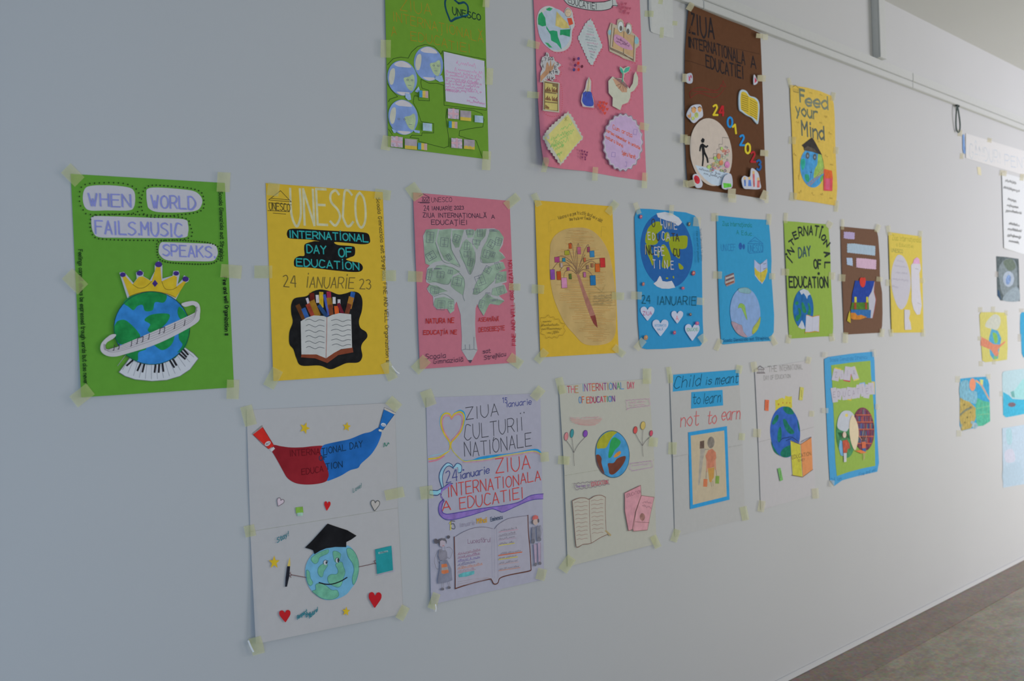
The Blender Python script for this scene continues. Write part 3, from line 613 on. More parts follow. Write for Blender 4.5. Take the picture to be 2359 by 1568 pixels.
for t, a, b, y, h, c in (('O', 272, 300, 270, 78, DK), ('L', 358, 374, 250, 66, WT), ('U', 392, 412, 284, 72, WT), ('M', 432, 452, 290, 70, GO), ('I', 462, 476, 290, 70, GO), ('E', 492, 518, 292, 70, WT),
    ('E', 230, 252, 395, 70, WT), ('D', 276, 298, 400, 66, WT), ('U', 320, 345, 405, 66, DK), ('C', 370, 396, 400, 78, WT), ('A', 414, 448, 402, 62, WT), ('T', 474, 500, 415, 75, DK), ('A', 510, 542, 416, 72, DK),
    ('I', 200, 212, 545, 92, GO), ('N', 214, 244, 550, 92, DK), ('C', 256, 290, 548, 84, DK), ('E', 296, 322, 550, 74, WT), ('P', 332, 358, 556, 84, WT), ('E', 366, 392, 556, 84, WT), ('C', 488, 510, 560, 70, DK), ('U', 524, 548, 566, 74, DK),
    ('T', 280, 304, 684, 82, WT), ('I', 342, 356, 690, 82, WT), ('N', 396, 424, 690, 80, WT), ('E', 460, 486, 694, 80, WT)):
    if t == 'I': p.line('letter_cutout', [((a+b)/2, y), ((a+b)/2-2, y-h)], c, 11, parent=g)
    else: p.text(t, [(a, y), (b+4, y+1)], h, c, 10, name='letter_cutout', parent=g)
DG = (14, 62, 66)
p.text('24', [(172, 1036), (258, 1040)], 78, DG, 7); p.text('IANUARIE', [(322, 1052), (716, 1056)], 84, DG, 7, slant=.1)
for i, (x, y, w_, h_, t, c, hh) in enumerate(((225, 1142, 136, 140, 'ZIUA', (150, 50, 110), 36), (355, 1284, 158, 164, '', (60, 130, 170), 20), (524, 1177, 116, 124, 'A', (196, 82, 92), 44), (675, 1330, 144, 166, '', (54, 140, 84), 26))):
    hh_ = p.fill('paper_heart', heart(x, y, w_, h_), (170, 176, 196), smooth=True, thick=.0008, mottle=.02, label='white paper heart')
    if t: p.text(t, [(x-(45 if len(t) > 1 else 14), y+14+(18 if t == 'A' else 0)), (x+(45 if len(t) > 1 else 14), y+14+(18 if t == 'A' else 0))], hh, c, 5.5, parent=hh_)
    elif i == 1: p.text('INTERNAȚIO', [(x-58, y-12), (x+58, y-14)], 22, c, 3.6, parent=hh_); p.text('NALĂ', [(x-30, y+26), (x+26, y+24)], 20, c, 3.6, parent=hh_)
    else: p.text('EDUCAȚIEI', [(x-55, y-14), (x+60, y-16)], 28, c, 4.4, parent=hh_)
for x, y, w_, h_, c in ((160, 170, 30, 42, (150, 74, 110)), (645, 244, 26, 44, (96, 88, 74)), (688, 736, 36, 50, (148, 74, 84)), (184, 845, 26, 40, (140, 84, 84)), (582, 886, 32, 30, (156, 68, 104)), (657, 1150, 26, 32, (90, 60, 66)), (725, 1238, 38, 36, (162, 74, 128)), (497, 1332, 30, 40, (150, 60, 96)), (210, 1382, 40, 52, (170, 122, 84))):
    p.fill('sticker', ell(x, y, w_/2, h_/2, 10, 12), c, mottle=.45, scale=300, thick=.0006); p.fill('sticker_center', ell(x+2, y-3, w_/5, h_/5, 0, 8), (184, 150, 120) if c[0] > 100 else (150, 170, 150), mottle=.2)
p.text('Scoala Gimnaziala Strejnicu', [(748, 290), (758, 450), (762, 610)], 18, (24, 90, 120), 3, curved=True, name='handwriting'); p.text('Fine and well Organization', [(712, 320), (722, 470), (730, 630)], 18, (24, 90, 120), 3, curved=True, name='handwriting')
p.tape((122, 85, 48, 120, -20), (466, 105, 46, 105, 5), (722, 220, 75, 92, 5), (115, 960, 105, 78, 3), (757, 1018, 75, 74, 5), (150, 1450, 70, 125, 40), (780, 1395, 70, 90, -35))

# ---- second blue poster
out = [(1650.4, 495.8), (1690, 500), (1730, 504), (1768, 506.3), (1772, 519), (1774, 540), (1776, 566), (1777.5, 600), (1776.5, 625), (1779, 660), (1781, 690), (1783.5, 725), (1783, 750), (1782.5, 765), (1778, 772), (1777, 785), (1740, 787), (1700, 790), (1668, 793), (1662, 791), (1658, 740), (1656, 680), (1654, 620), (1652, 560)]
p = Poster('poster', 'blue poster with a pale egg-shaped globe and small stacked books', 'poster',
    [(1650.4, 495.8), (1772, 506.3), (1783.2, 785.1), (1661, 792.9)], (1630, 480, 4.7515), (48, 134, 174), ref=(163, 162, 160), outline=out, lift={'l': .004, 'n': 1, 'r': .003})
GN = (22, 110, 104)
p.text('Ziua Internaționala', [(165, 188), (484, 204)], 46, GN, 6); p.text('A Educ.', [(318, 282), (500, 300)], 44, GN, 6)
BL = (32, 92, 146)
p.text('UNICEF', [(150, 464), (308, 462)], 70, BL, 5); p.text('UNESCO', [(448, 474), (606, 472)], 74, BL, 5)
p.line('temple_emblem', [[(440, 382), (520, 312), (608, 386), (440, 384)], [(470, 366), (510, 352), (575, 372)], [(444, 395), (442, 475), (460, 490), (606, 478), (606, 396)]], BL, 5, smooth=False)
p.fill('round_emblem', [ell(360, 412, 20, 38), ell(396, 418, 13, 30)], (36, 84, 146), mottle=.3)
ob = p.fill('open_book', [(512, 560), (545, 590), (575, 612), (605, 590), (650, 552), (655, 620), (655, 690), (630, 770), (598, 828), (560, 790), (518, 735), (512, 640)], (150, 160, 188), thick=.0006, mottle=.1, label='small open book cutout')
p.fill('page_bottom', [(512, 640), (545, 680), (578, 700), (600, 690), (655, 650), (655, 690), (630, 770), (598, 815), (560, 780), (518, 720)], (176, 160, 60), parent=ob, mottle=.15)
p.line('book_lines', [[(578, 612), (585, 820)], [(612, 610), (640, 600)], [(610, 665), (645, 650)], [(545, 590), (575, 612), (605, 590)]], (106, 104, 110), 6, parent=ob)
sb = p.fill('book_stack', [(192, 740), (275, 705), (290, 725), (300, 785), (298, 815), (210, 855), (190, 820)], (138, 122, 122), thick=.0008, mottle=.1, label='stack of books cutout')
for k, c in enumerate(((98, 80, 86), (170, 165, 160), (84, 74, 84), (160, 158, 150), (130, 70, 50))):
    y = 738+k*22; p.fill('book_band', [(198, y), (286, y-34), (290, y-20), (200, y+14)], c, parent=sb, mottle=.1)
g = p.fill('globe', ell(413, 1138, 165, 272, -4, 40), (120, 146, 184), thick=.0006, mottle=.08, label='pale blue egg-shaped globe')
for nm, poly, c in (('land', [(340, 880), (400, 866), (450, 875), (478, 910), (450, 930), (380, 922), (345, 910)], (116, 152, 158)), ('land', [(335, 1090), (345, 1050), (370, 1038), (405, 1060), (418, 1120), (435, 1215), (420, 1200), (390, 1130), (365, 1085)], (124, 160, 76)),
    ('land', [(262, 1240), (300, 1245), (345, 1270), (375, 1280), (395, 1350), (435, 1405), (380, 1400), (320, 1360), (275, 1290)], (150, 128, 140)), ('land', [(578, 1185), (575, 1250), (545, 1330), (498, 1375), (488, 1350), (500, 1300), (545, 1240)], (150, 158, 70))):
    p.fill(nm, poly, c, smooth=True, parent=g, mottle=.12); p.line('land_outline', poly, (96, 108, 100), 3, smooth=True, closed=True, parent=g)
p.text('Scoala Gimnaziala sat Strejnicu', [(172, 1462), (672, 1432)], 34, (26, 84, 120), 5, name='handwriting')
p.tape((80, 95, 76, 90, 0), (672, 120, 54, 120, 5), (110, 728, 95, 82, 3), (708, 742, 68, 68, 3), (118, 1490, 62, 130, 25), (722, 1442, 60, 115, -30))

# ---- light green poster
out = [(1805.4, 508.8), (1840, 511), (1875, 514.5), (1902, 516), (1909, 527), (1911.5, 560), (1913.5, 600), (1914, 640), (1916.5, 690), (1919, 725), (1919.5, 755), (1918, 774), (1890, 775), (1850, 778), (1823, 779.5), (1818, 776), (1816.5, 740), (1814, 690), (1811, 620), (1808, 560)]
p = Poster('poster', 'light green poster with black arched capitals and a painted globe beside a book', 'poster',
    [(1805.4, 508.8), (1910, 517.7), (1918.9, 774.2), (1816, 779.5)], (1790, 490, 5.058), (132, 158, 66), ref=(168, 167, 164), outline=out, lift={'l': .004, 'n': 1, 'r': .002})
INK = (34, 42, 40)
for ch, (x, y, w_, h_, a) in zip('INTERNATIONAL', ((152, 540, 10, 96, -40), (162, 445, 58, 66, -36), (178, 345, 62, 62, -34), (216, 262, 50, 78, -22), (275, 218, 46, 100, -8), (338, 213, 50, 104, 0), (398, 206, 44, 100, 2), (462, 212, 50, 112, 8), (512, 240, 10, 104, 14), (545, 290, 44, 62, 28), (582, 358, 56, 62, 40), (585, 480, 56, 66, 78), (588, 610, 66, 62, 90))):
    r = math.radians(a); dx_, dy_ = math.cos(r), math.sin(r); ux, uy = math.sin(r), -math.cos(r)
    b0 = (x-dx_*w_/2-ux*h_/2, y-dy_*w_/2-uy*h_/2)
    if ch == 'I': p.line('lettering', [b0, (b0[0]+ux*h_, b0[1]+uy*h_)], INK, 22)
    else: p.text(ch, [b0, (b0[0]+dx_*w_, b0[1]+dy_*w_)], h_, INK, 21, curved=True)
p.fill('lettering_dots', [ell(110, 482, 12, 14), ell(530, 165, 14, 17), ell(486, 708, 14, 18)], INK)
p.text('DAY', [(254, 520), (396, 500)], 110, (52, 76, 84), 20); p.text('OF', [(434, 644), (520, 650)], 100, INK, 21)
p.text('EDUCATION', [(146, 866), (600, 868)], 118, INK, 22)
g = p.fill('globe', ell(307, 1120, 119, 232, 0, 40), (30, 92, 146), thick=.0006, mottle=.25, scale=40, label='painted blue globe')
for poly in ([(262, 910), (310, 886), (360, 905), (390, 950), (360, 965), (350, 1005), (335, 970), (310, 935), (285, 955)], [(245, 1330), (290, 1250), (310, 1290), (330, 1350), (290, 1354)]): p.fill('polar_ice', poly, (170, 176, 184), parent=g, mottle=.06)
for poly in ([(210, 1050), (240, 1030), (250, 1060), (225, 1075)], [(245, 1110), (275, 1125), (280, 1195), (245, 1260), (215, 1250), (225, 1200), (255, 1180)], [(285, 1060), (305, 1045), (340, 1130), (335, 1165), (300, 1150)], [(360, 1060), (375, 1055), (395, 1130), (390, 1185), (355, 1180), (370, 1120)]): p.fill('land', poly, (36, 116, 76), smooth=True, parent=g, mottle=.2)
b = p.fill('open_book', [(330, 1390), (340, 1190), (385, 1200), (410, 1208), (455, 1198), (496, 1195), (490, 1385), (440, 1375), (400, 1385)], (176, 176, 186), thick=.0006, mottle=.03, label='white open book with orange edges')
p.line('book_edges', [[(330, 1410), (332, 1390), (400, 1392), (440, 1382), (490, 1388), (496, 1195), (455, 1200), (410, 1212), (360, 1192), (342, 1192)]], (190, 130, 50), 7, parent=b); p.line('book_fold', [(415, 1210), (412, 1380)], (140, 140, 150), 3, parent=b)
p.tape((102, 60, 46, 120, 3), (610, 140, 70, 80, 30), (98, 690, 86, 78, 3), (640, 735, 74, 86, 5), (135, 1470, 60, 100, 10), (640, 1450, 60, 90, -10))

# ---- brown poster with the books cutout
out = [(1936.3, 521.3), (1960, 523.5), (1990, 526.5), (2015, 528.5), (2020, 532), (2023, 545), (2025, 570), (2027, 600), (2027, 630), (2029, 655), (2032, 680), (2033, 720), (2032, 750), (2029, 766), (2000, 767.5), (1955, 770), (1944, 768), (1943, 720), (1940.5, 660), (1938.5, 600), (1937, 550)]
p = Poster('poster', 'small brown poster with blank paper labels and blue books with a red apple', 'poster',
    [(1936.3, 521.3), (2023.5, 530.5), (2031.9, 766.2), (1943, 770)], (1920, 500, 5.4069), (108, 78, 60), ref=(178, 175, 172), outline=out, lift={'r': .008, 'l': .003, 'n': 1})
for poly, c in (([(132, 182), (200, 184), (265, 192), (262, 275), (190, 272), (128, 262)], (168, 150, 182)), ([(172, 330), (260, 328), (380, 345), (522, 358), (520, 480), (400, 465), (280, 452), (172, 440)], (158, 174, 186)),
    ([(165, 505), (235, 508), (242, 608), (170, 592)], (164, 178, 198)), ([(285, 508), (400, 515), (534, 532), (530, 650), (400, 640), (285, 625)], (196, 162, 180))):
    p.fill('label_cutout', wobble(poly, 2.5, 14), c, thick=.0008, mottle=.06, label='pale blank paper label')
p.fill('book_pages', [(515, 800), (505, 930), (528, 1030), (505, 1180), (485, 1258), (430, 1255), (440, 1040), (400, 1000)], (176, 172, 180), thick=.0006, mottle=.03)
p.fill('blue_book', [(272, 790), (510, 795), (500, 850), (475, 930), (440, 990), (432, 1060), (230, 1060), (235, 960), (258, 860)], (34, 62, 140), thick=.0006, mottle=.15, label='upright blue book')
p.fill('green_book', [(215, 1148), (232, 1062), (440, 1062), (445, 1150)], (72, 112, 40), thick=.0006, mottle=.2)
p.fill('light_blue_book', [(220, 1150), (468, 1155), (462, 1255), (380, 1252), (220, 1190)], (48, 100, 152), thick=.0006, mottle=.15)
p.fill('orange_leaves', [(215, 1190), (270, 1190), (300, 1225), (345, 1215), (420, 1245), (330, 1275), (250, 1275), (215, 1260)], (186, 118, 42), mottle=.2); p.fill('yellow_tassel', [(208, 1160), (215, 1320), (170, 1290), (190, 1200)], (180, 160, 50), mottle=.15)
p.fill('book_straps', [[(262, 992), (290, 992), (290, 1062), (262, 1062)], [(408, 992), (432, 992), (436, 1062), (408, 1062)]], (186, 178, 60), mottle=.1); p.fill('red_straps', [[(258, 1065), (285, 1065), (285, 1145), (258, 1145)], [(395, 1065), (418, 1065), (420, 1145), (395, 1145)]], (150, 66, 42), mottle=.1)
p.line('page_edge', [(515, 810), (508, 930), (530, 1030), (505, 1180), (492, 1255)], (190, 60, 60), 5, smooth=True)
p.fill('apple', [(328, 775), (345, 752), (368, 756), (392, 752), (402, 790), (392, 850), (372, 872), (350, 866), (332, 830)], (196, 58, 46), smooth=True, thick=.0008, mottle=.1, label='red apple'); p.line('apple_stem', [(362, 755), (362, 690)], (120, 110, 60), 4)
p.tape((115, 90, 40, 130, 2), (552, 140, 60, 100, 20), (110, 755, 78, 88, 5), (572, 772, 74, 60, 5), (150, 1500, 66, 130, 2), (605, 1440, 60, 100, 5))

# ---- small yellow poster
p = Poster('poster', 'narrow yellow poster with a pale oval of writing and a pink-tipped white pencil', 'poster',
    [(2046.6, 534.2), (2123, 544.4), (2128, 765.3), (2054, 766.2)], (1920, 500, 5.4069), (208, 184, 82), ref=(186, 183, 180), lift={'l': .004, 'n': 1, 'w': .002})
OL = (158, 150, 60)
p.text('Ziua Internațională', [(735, 285), (1088, 318)], 62, OL, 6); p.text('a Educației', [(782, 360), (1000, 382)], 42, OL, 5); p.text('UNESCO', [(722, 430), (866, 448)], 42, (140, 140, 76), 7)
o = p.fill('oval_cutout', [(820, 468), (868, 490), (915, 570), (950, 700), (962, 840), (940, 980), (905, 1090), (850, 1150), (800, 1110), (755, 1000), (725, 860), (722, 700), (745, 580), (785, 490)], (190, 184, 190), smooth=True, thick=.0006, mottle=.02, label='pale grey oval paper')
for y, a, b in ((535, 790, 880), (600, 755, 915), (680, 760, 920), (765, 735, 930), (855, 735, 810)): p.scr(a, y+8, b, y+32, 20, (160, 152, 166), 4, 3, parent=o)
w = p.fill('paper_pencil', [(968, 600), (985, 575), (1080, 580), (1090, 640), (1070, 700), (1080, 900), (1100, 1100), (1080, 1210), (1040, 1215), (1000, 1150), (975, 1050), (970, 800)], (202, 196, 200), thick=.0008, mottle=.03, label='white paper pencil')
p.fill('pencil_eraser', [(990, 578), (1005, 525), (1042, 498), (1072, 525), (1078, 582)], (212, 160, 190), smooth=False, parent=w, thick=.0006); p.line('pencil_marks', [[(1020, 640), (1060, 650)], [(1045, 1065), (1090, 1085)]], (150, 140, 140), 4, parent=w)
p.fill('small_paper_strip', [(885, 1150), (950, 1155), (955, 1200), (940, 1260), (960, 1310), (972, 1400), (890, 1402), (885, 1300)], (198, 192, 196), thick=.0006, mottle=.04)
p.tape((690, 165, 56, 120, -10), (1085, 215, 50, 90, 5), (680, 815, 50, 80, 3), (1108, 790, 60, 60, 3), (725, 1440, 50, 90, -10), (1120, 1440, 50, 90, 0))

# ================================================================ top row
# ---- green poster with three globes
p = Poster('poster', 'green poster with three round globe faces and a white letter, at top', 'poster',
    [(886, -62), (1116, -42), (1125.8, 367), (894.4, 338)], (860, 0, 3.92), (88, 126, 42), ref=(144, 148, 152), lift={'l': .003, 'n': 2, 'b': .002})
OR = (140, 108, 30)
p.text('ZIUA', [(242, 92), (530, 136)], 100, OR, 5); p.text('INTERNAȚIONALĂ', [(178, 190), (440, 250), (750, 320), (998, 388)], 84, OR, 5, name='lettering')
p.text('A', [(165, 325), (212, 310)], 80, OR, 5); p.text('EDUCATIEI', [(340, 362), (560, 398), (700, 445), (880, 478)], 78, OR, 5)
DT = (18, 58, 74)
p.line('heart_outline', [(770, 30), (740, 5), (700, -35), (665, -25), (648, 20), (655, 80), (680, 150), (700, 190), (740, 170), (800, 150), (848, 135), (856, 90), (850, 50), (820, 22), (790, 28), (770, 30)], DT, 19, smooth=True); p.line('heart_outline', [(735, 160), (860, 130)], (28, 84, 110), 8)
p.text('UNESCO', [(718, 130), (850, 160), (972, 184)], 66, (20, 48, 40), 9, h1=50)
LN = (38, 62, 24)
p.line('outline_drawing', [[(128, 585), (180, 530), (250, 515), (315, 525), (345, 470), (400, 420), (470, 402), (550, 420), (600, 470), (612, 490), (625, 458), (800, 495), (1012, 535), (1008, 600)],
    [(432, 715), (430, 750), (440, 795), (500, 815), (508, 910), (410, 905), (405, 868), (370, 865), (360, 925), (400, 1000), (432, 1098), (545, 1115), (545, 1200), (440, 1200), (438, 1225), (350, 1220), (330, 1240), (410, 1250), (412, 1275), (540, 1310), (640, 1335), (680, 1320), (682, 1250), (655, 1060), (665, 990), (700, 975), (900, 995), (980, 1025), (1000, 1080), (990, 1145), (880, 1160), (780, 1180), (775, 1225), (850, 1250), (930, 1270), (955, 1340), (990, 1435)],
    [(432, 715), (500, 750), (580, 752), (636, 770), (640, 950), (1022, 995), (1014, 760)], [(128, 755), (160, 810), (220, 872), (150, 895), (138, 920)], [(138, 1165), (172, 1215)]], LN, 4.5)
for gi, (cx, cy, rx, ry) in enumerate(((499, 575, 130, 157), (262, 705, 132, 160), (270, 1058, 132, 160))):
    g = p.fill('globe_cutout', ell(cx, cy, rx, ry, -14, 40), (104, 126, 172), thick=.0007, mottle=.22, scale=25, label='round globe face in blue crayon')
    p.fill('polar_ice', [(cx-rx*.55, cy-ry*.8), (cx-rx*.1, cy-ry*.97), (cx+rx*.4, cy-ry*.82), (cx+rx*.6, cy-ry*.6), (cx, cy-ry*.62), (cx-rx*.35, cy-ry*.66)], (164, 162, 168), smooth=True, parent=g, mottle=.05)
    p.fill('polar_ice', [(cx-rx*.4, cy+ry*.78), (cx, cy+ry*.78), (cx+rx*.5, cy+ry*.82), (cx+rx*.35, cy+ry*.93), (cx, cy+ry*.97)], (164, 162, 168), smooth=True, parent=g, mottle=.05)
    p.fill('land', [(cx-rx*.8, cy-ry*.45), (cx-rx*.55, cy-ry*.55), (cx-rx*.5, cy-ry*.2), (cx-rx*.62, cy+ry*.3), (cx-rx*.82, cy+ry*.35), (cx-rx*.92, cy)], (158, 160, 150), smooth=True, parent=g, mottle=.06)
    p.fill('land', [(cx+rx*.1, cy), (cx+rx*.45, cy-ry*.08), (cx+rx*.75, cy-ry*.2), (cx+rx*.85, cy+ry*.2), (cx+rx*.7, cy+ry*.7), (cx+rx*.4, cy+ry*.6), (cx+rx*.2, cy+ry*.3)], (140, 158, 128), smooth=True, parent=g, mottle=.15)
    p.line('face_lines', [ell(cx+rx*(.36 if gi < 2 else -.3), cy+ry*.1, 9, 6), ell(cx+rx*(.66 if gi < 2 else .1), cy+ry*.12, 9, 6), [(cx+rx*.4, cy+ry*.4), (cx+rx*.6, cy+ry*.42)]], (90, 100, 110), 4, parent=g)
p.fill('blue_hand', [[(560, 690), (620, 680), (634, 735), (600, 740), (560, 715)], [(290, 840), (335, 850), (342, 900), (315, 905), (290, 880)], [(375, 825), (410, 780), (422, 820), (400, 835)], [(360, 1170), (420, 1180), (418, 1203), (375, 1195)], [(165, 1160), (205, 1180), (205, 1200), (185, 1200)]], (124, 146, 186), mottle=.15)
w = p.fill('letter_sheet', [(636, 465), (1003, 550), (1018, 972), (655, 915)], (158, 160, 176), thick=.0007, mottle=.02, label='white paper with pink handwriting')
PK = (186, 118, 156)
p.scr(748, 572, 925, 606, 30, PK, 4, 2, parent=w); p.scr(715, 628, 990, 672, 24, PK, 4, 4, parent=w)
for k in range(7): p.scr(648, 652+k*27, 985-(k % 3)*20, 702+k*23, 22, PK, 4, 5, parent=w, seed=k)
p.scr(655, 820, 760, 838, 22, PK, 4, 2, parent=w); p.scr(870, 880, 945, 895, 22, PK, 4, 1, parent=w); p.scr(845, 912, 1010, 945, 22, PK, 4, 2, parent=w)
PU, YE, GY = (128, 124, 156), (166, 148, 62), (134, 128, 136)
def mini(p, x, y, w_, h_, kind):
    d = .09
    if kind == 'b': c = p.fill('small_picture', rect(x, y, x+w_, y+h_, d), (150, 140, 156), thick=.0005, mottle=.3, scale=150, label='tiny crayon picture'); p.fill('cross', [rect(x+w_*.4, y, x+w_*.6, y+h_, d), rect(x, y+h_*.38, x+w_, y+h_*.6, d)], (166, 136, 148), parent=c)
    if kind == 'y': c = p.fill('small_picture', rect(x, y, x+w_, y+h_, d), GY, thick=.0005, mottle=.15, label='tiny crayon picture'); p.fill('yellow_band', rect(x, y+h_*.66, x+w_, y+h_, d), YE, parent=c)
    if kind == 'r':
        c = p.fill('small_picture', rect(x, y, x+w_*.35, y+h_, d), (62, 122, 158), thick=.0005, mottle=.15, label='tiny tricolour picture'); p.fill('yellow_band', rect(x+w_*.35, y+3, x+w_*.68, y+h_+3, d), (174, 152, 74), parent=c); p.fill('pink_band', rect(x+w_*.68, y+6, x+w_, y+h_+6, d), (156, 134, 134), parent=c)
    if kind == 'l': c = p.fill('small_picture', rect(x, y, x+w_, y+h_, d), (134, 158, 178), thick=.0005, mottle=.2, label='tiny pale blue picture'); p.line('lines', [[(x+w_*.3, y+h_*.2), (x+w_*.35, y+h_*.8)], [(x+w_*.6, y+h_*.3), (x+w_*.65, y+h_*.9)]], (150, 150, 170), 4, parent=c)
for a in ((675, 978, 98, 90, 'b'), (785, 995, 98, 90, 'y'), (916, 1040, 76, 62, 'l'), (682, 1092, 78, 60, 'r'), (705, 1245, 98, 88, 'b'), (818, 1256, 98, 86, 'y'), (160, 1228, 105, 95, 'b'), (285, 1250, 110, 92, 'y'), (404, 1288, 82, 60, 'r'), (448, 1108, 82, 70, 'l'), (416, 815, 80, 62, 'r')): mini(p, *a)
p.tape((112, 440, 92, 160, 1), (1020, 20, 60, 90, 5), (1050, 690, 62, 150, 3), (118, 1290, 84, 130, 10), (1022, 1450, 76, 170, 3))

# ---- pink poster with cutouts
out = [(1227, -70), (1473, -26), (1474, 0), (1477, 80), (1480, 170), (1483, 260), (1486, 340), (1489.3, 417), (1420, 407), (1350, 394), (1290, 388), (1256, 382), (1246, 374), (1243, 330), (1239, 230), (1234, 100), (1229, 0)]
p = Poster('poster', 'large pink poster with many pasted cutouts, cropped by the top of the view', 'poster',
    [(1227, -70), (1473, -26), (1489, 417), (1246, 376)], (1200, 0, 3.6465), (172, 100, 116), ref=(152, 152, 152), outline=out, lift={'bl': .030, 'l': .004, 'n': 1})
rb = p.fill('title_ribbon', [(330, -60), (360, 0), (400, 40), (480, 66), (580, 85), (680, 88), (752, 72), (770, 48), (800, 55), (815, 48), (800, 15), (790, -20), (760, -40), (755, 0), (700, 20), (600, 22), (500, 0), (400, -50)], (158, 162, 160), thick=.0008, mottle=.05, label='white banner ribbon with black capitals')
p.line('ribbon_outline', [[(355, -10), (400, 40), (480, 66), (580, 85), (680, 88), (752, 72), (770, 48), (815, 48)], [(755, -30), (768, 0), (770, 66)], [(380, -45), (500, 0), (600, 18), (700, 14), (755, 0)]], (44, 44, 50), 6, smooth=True)
p.text('EDUCATIEI', [(398, 22), (470, 50), (560, 72), (640, 80)], 50, (44, 42, 48), 6)
RDH = (168, 62, 66)
def cut(nm, poly, c, red=True, smooth=False, label=None, m=.05):
    if red: dots(p, [(x+8, y+9) for x, y in poly], 46, 3.2, RDH, name='red_stitching', mottle=0)
    return p.fill(nm, poly, c, smooth=smooth, thick=.0008, mottle=m, label=label)
wg = cut('globe_cutout', [(135, 190), (150, 100), (190, 60), (240, 50), (290, 70), (330, 110), (360, 140), (368, 90), (395, 62), (430, 95), (440, 150), (452, 210), (430, 260), (425, 340), (400, 400), (350, 430), (280, 432), (220, 390), (165, 310)], (166, 166, 164), smooth=True, label='white cutout of a green and pale globe')
p.fill('ocean', ell(283, 245, 138, 178, -12, 32), (150, 160, 172), parent=wg, mottle=.08)
for poly, c in (([(150, 120), (175, 98), (205, 150), (212, 215), (180, 222), (145, 205), (142, 160)], (40, 132, 84)), ([(210, 75), (240, 62), (268, 72), (245, 92), (220, 88)], (50, 138, 92)), ([(212, 215), (240, 260), (270, 255), (305, 262), (312, 310), (335, 370), (342, 415), (300, 365), (255, 340), (248, 290), (215, 240)], (38, 130, 88)), ([(330, 250), (415, 245), (412, 310), (350, 292), (328, 296)], (38, 126, 82)), ([(200, 355), (230, 362), (265, 400), (240, 398)], (60, 144, 92)), ([(300, 95), (340, 140), (390, 190), (410, 235), (350, 240), (290, 215)], (176, 160, 98))):
    p.fill('land', poly, c, parent=wg, mottle=.15)
ch = p.fill('child_drawing', ell(397, 108, 26, 34), (186, 162, 136), parent=wg); p.fill('child_shirt', [(388, 152), (425, 150), (440, 200), (405, 215)], (196, 74, 52), parent=wg); p.line('child_lines', [ell(397, 108, 26, 34), [(412, 215), (418, 250)], [(385, 105), (390, 108)], [(402, 105), (407, 108)]], (110, 92, 92), 3, parent=wg)
d1 = cut('diamond_note', wobble([(586, 155), (612, 200), (686, 388), (655, 440), (600, 548), (575, 530), (478, 318), (520, 240), (540, 200)], 4, 14), (160, 166, 166), label='white diamond note')
for k in range(12): p.scr(560-k*4 if k < 6 else 510+k*7, 215+k*24, 600+k*7 if k < 6 else 650-(k-6)*8, 230+k*24, 12, (128, 140, 142) if k % 3 else (176, 130, 150), 2.6, 3, parent=d1)
bk = cut('book_character', [(755, 190), (805, 212), (812, 165), (835, 156), (860, 175), (868, 225), (885, 232), (890, 200), (908, 190), (930, 210), (935, 270), (970, 300), (992, 330), (995, 380), (965, 410), (960, 520), (860, 490), (830, 470), (745, 430), (738, 340), (728, 270)], (162, 150, 132), label='cutout of a smiling open book with eyes')
p.fill('page', [(785, 235), (860, 262), (865, 440), (765, 400)], (170, 142, 106), parent=bk, mottle=.08); p.fill('page', [(865, 262), (950, 300), (945, 485), (868, 445)], (166, 138, 104), parent=bk, mottle=.08)
p.fill('eye', [ell(838, 225, 24, 46), ell(905, 245, 22, 44)], (176, 178, 176), parent=bk, mottle=.02); p.line('eye_outline', [ell(838, 225, 24, 46)+[(862, 225)], ell(905, 245, 22, 44)+[(927, 245)], ell(840, 238, 11, 20), ell(900, 262, 11, 20)], (110, 116, 112), 4, parent=bk)
p.fill('pupil', [ell(840, 238, 12, 22), ell(900, 262, 12, 22)], (92, 88, 84), parent=bk); p.fill('sleeve', [ell(747, 272, 14, 22), ell(972, 340, 18, 32)], (120, 158, 168), parent=bk)
p.line('book_outline', [[(765, 200), (748, 400), (860, 450), (945, 510), (955, 300)], [(785, 235), (770, 390)], [(865, 262), (862, 450)], [(750, 410), (945, 500)]], (96, 76, 62), 7, parent=bk)
p.fill('mouth_banner', [(790, 290), (850, 310), (920, 370), (935, 420), (850, 400), (785, 350)], (168, 124, 150), parent=bk, smooth=True); p.scr(800, 325, 900, 372, 18, (96, 60, 90), 4, 3, parent=bk); p.scr(800, 350, 915, 395, 18, (96, 60, 90), 4, 3, parent=bk)
h1 = cut('letter_hand', [(215, 436), (235, 450), (240, 480), (275, 478), (285, 510), (340, 545), (310, 570), (330, 600), (320, 630), (285, 625), (290, 660), (265, 682), (235, 660), (190, 690), (160, 690), (165, 610), (180, 580), (165, 540), (180, 480), (205, 470)], (160, 158, 158), label='cutout of a hand with flying letters')
p.fill('hand_drawing', [(165, 690), (162, 640), (205, 590), (215, 530), (225, 520), (240, 560), (250, 490), (258, 560), (285, 520), (270, 580), (235, 615), (190, 660)], (156, 118, 90), parent=h1, mottle=.12)
LET = [('A', 185, 570, 30), ('Y', 178, 530, 26), ('7', 205, 510, 26), ('N', 215, 470, 22), ('P', 240, 510, 26), ('S', 262, 500, 24), ('3', 310, 545, 24), ('E', 290, 580, 26), ('m', 300, 612, 26), ('1', 275, 615, 24), ('K', 250, 620, 24), ('U', 232, 665, 26), ('K', 268, 670, 24)]
for t, x, y, h in LET: p.text(t, [(x-8, y), (x+10, y+3)], h, (60, 56, 58), 4.5, parent=h1)
sh = cut('bookshelf_cutout', [(190, 672), (326, 695), (322, 945), (185, 930)], (164, 158, 140), label='cutout of a yellow bookshelf')
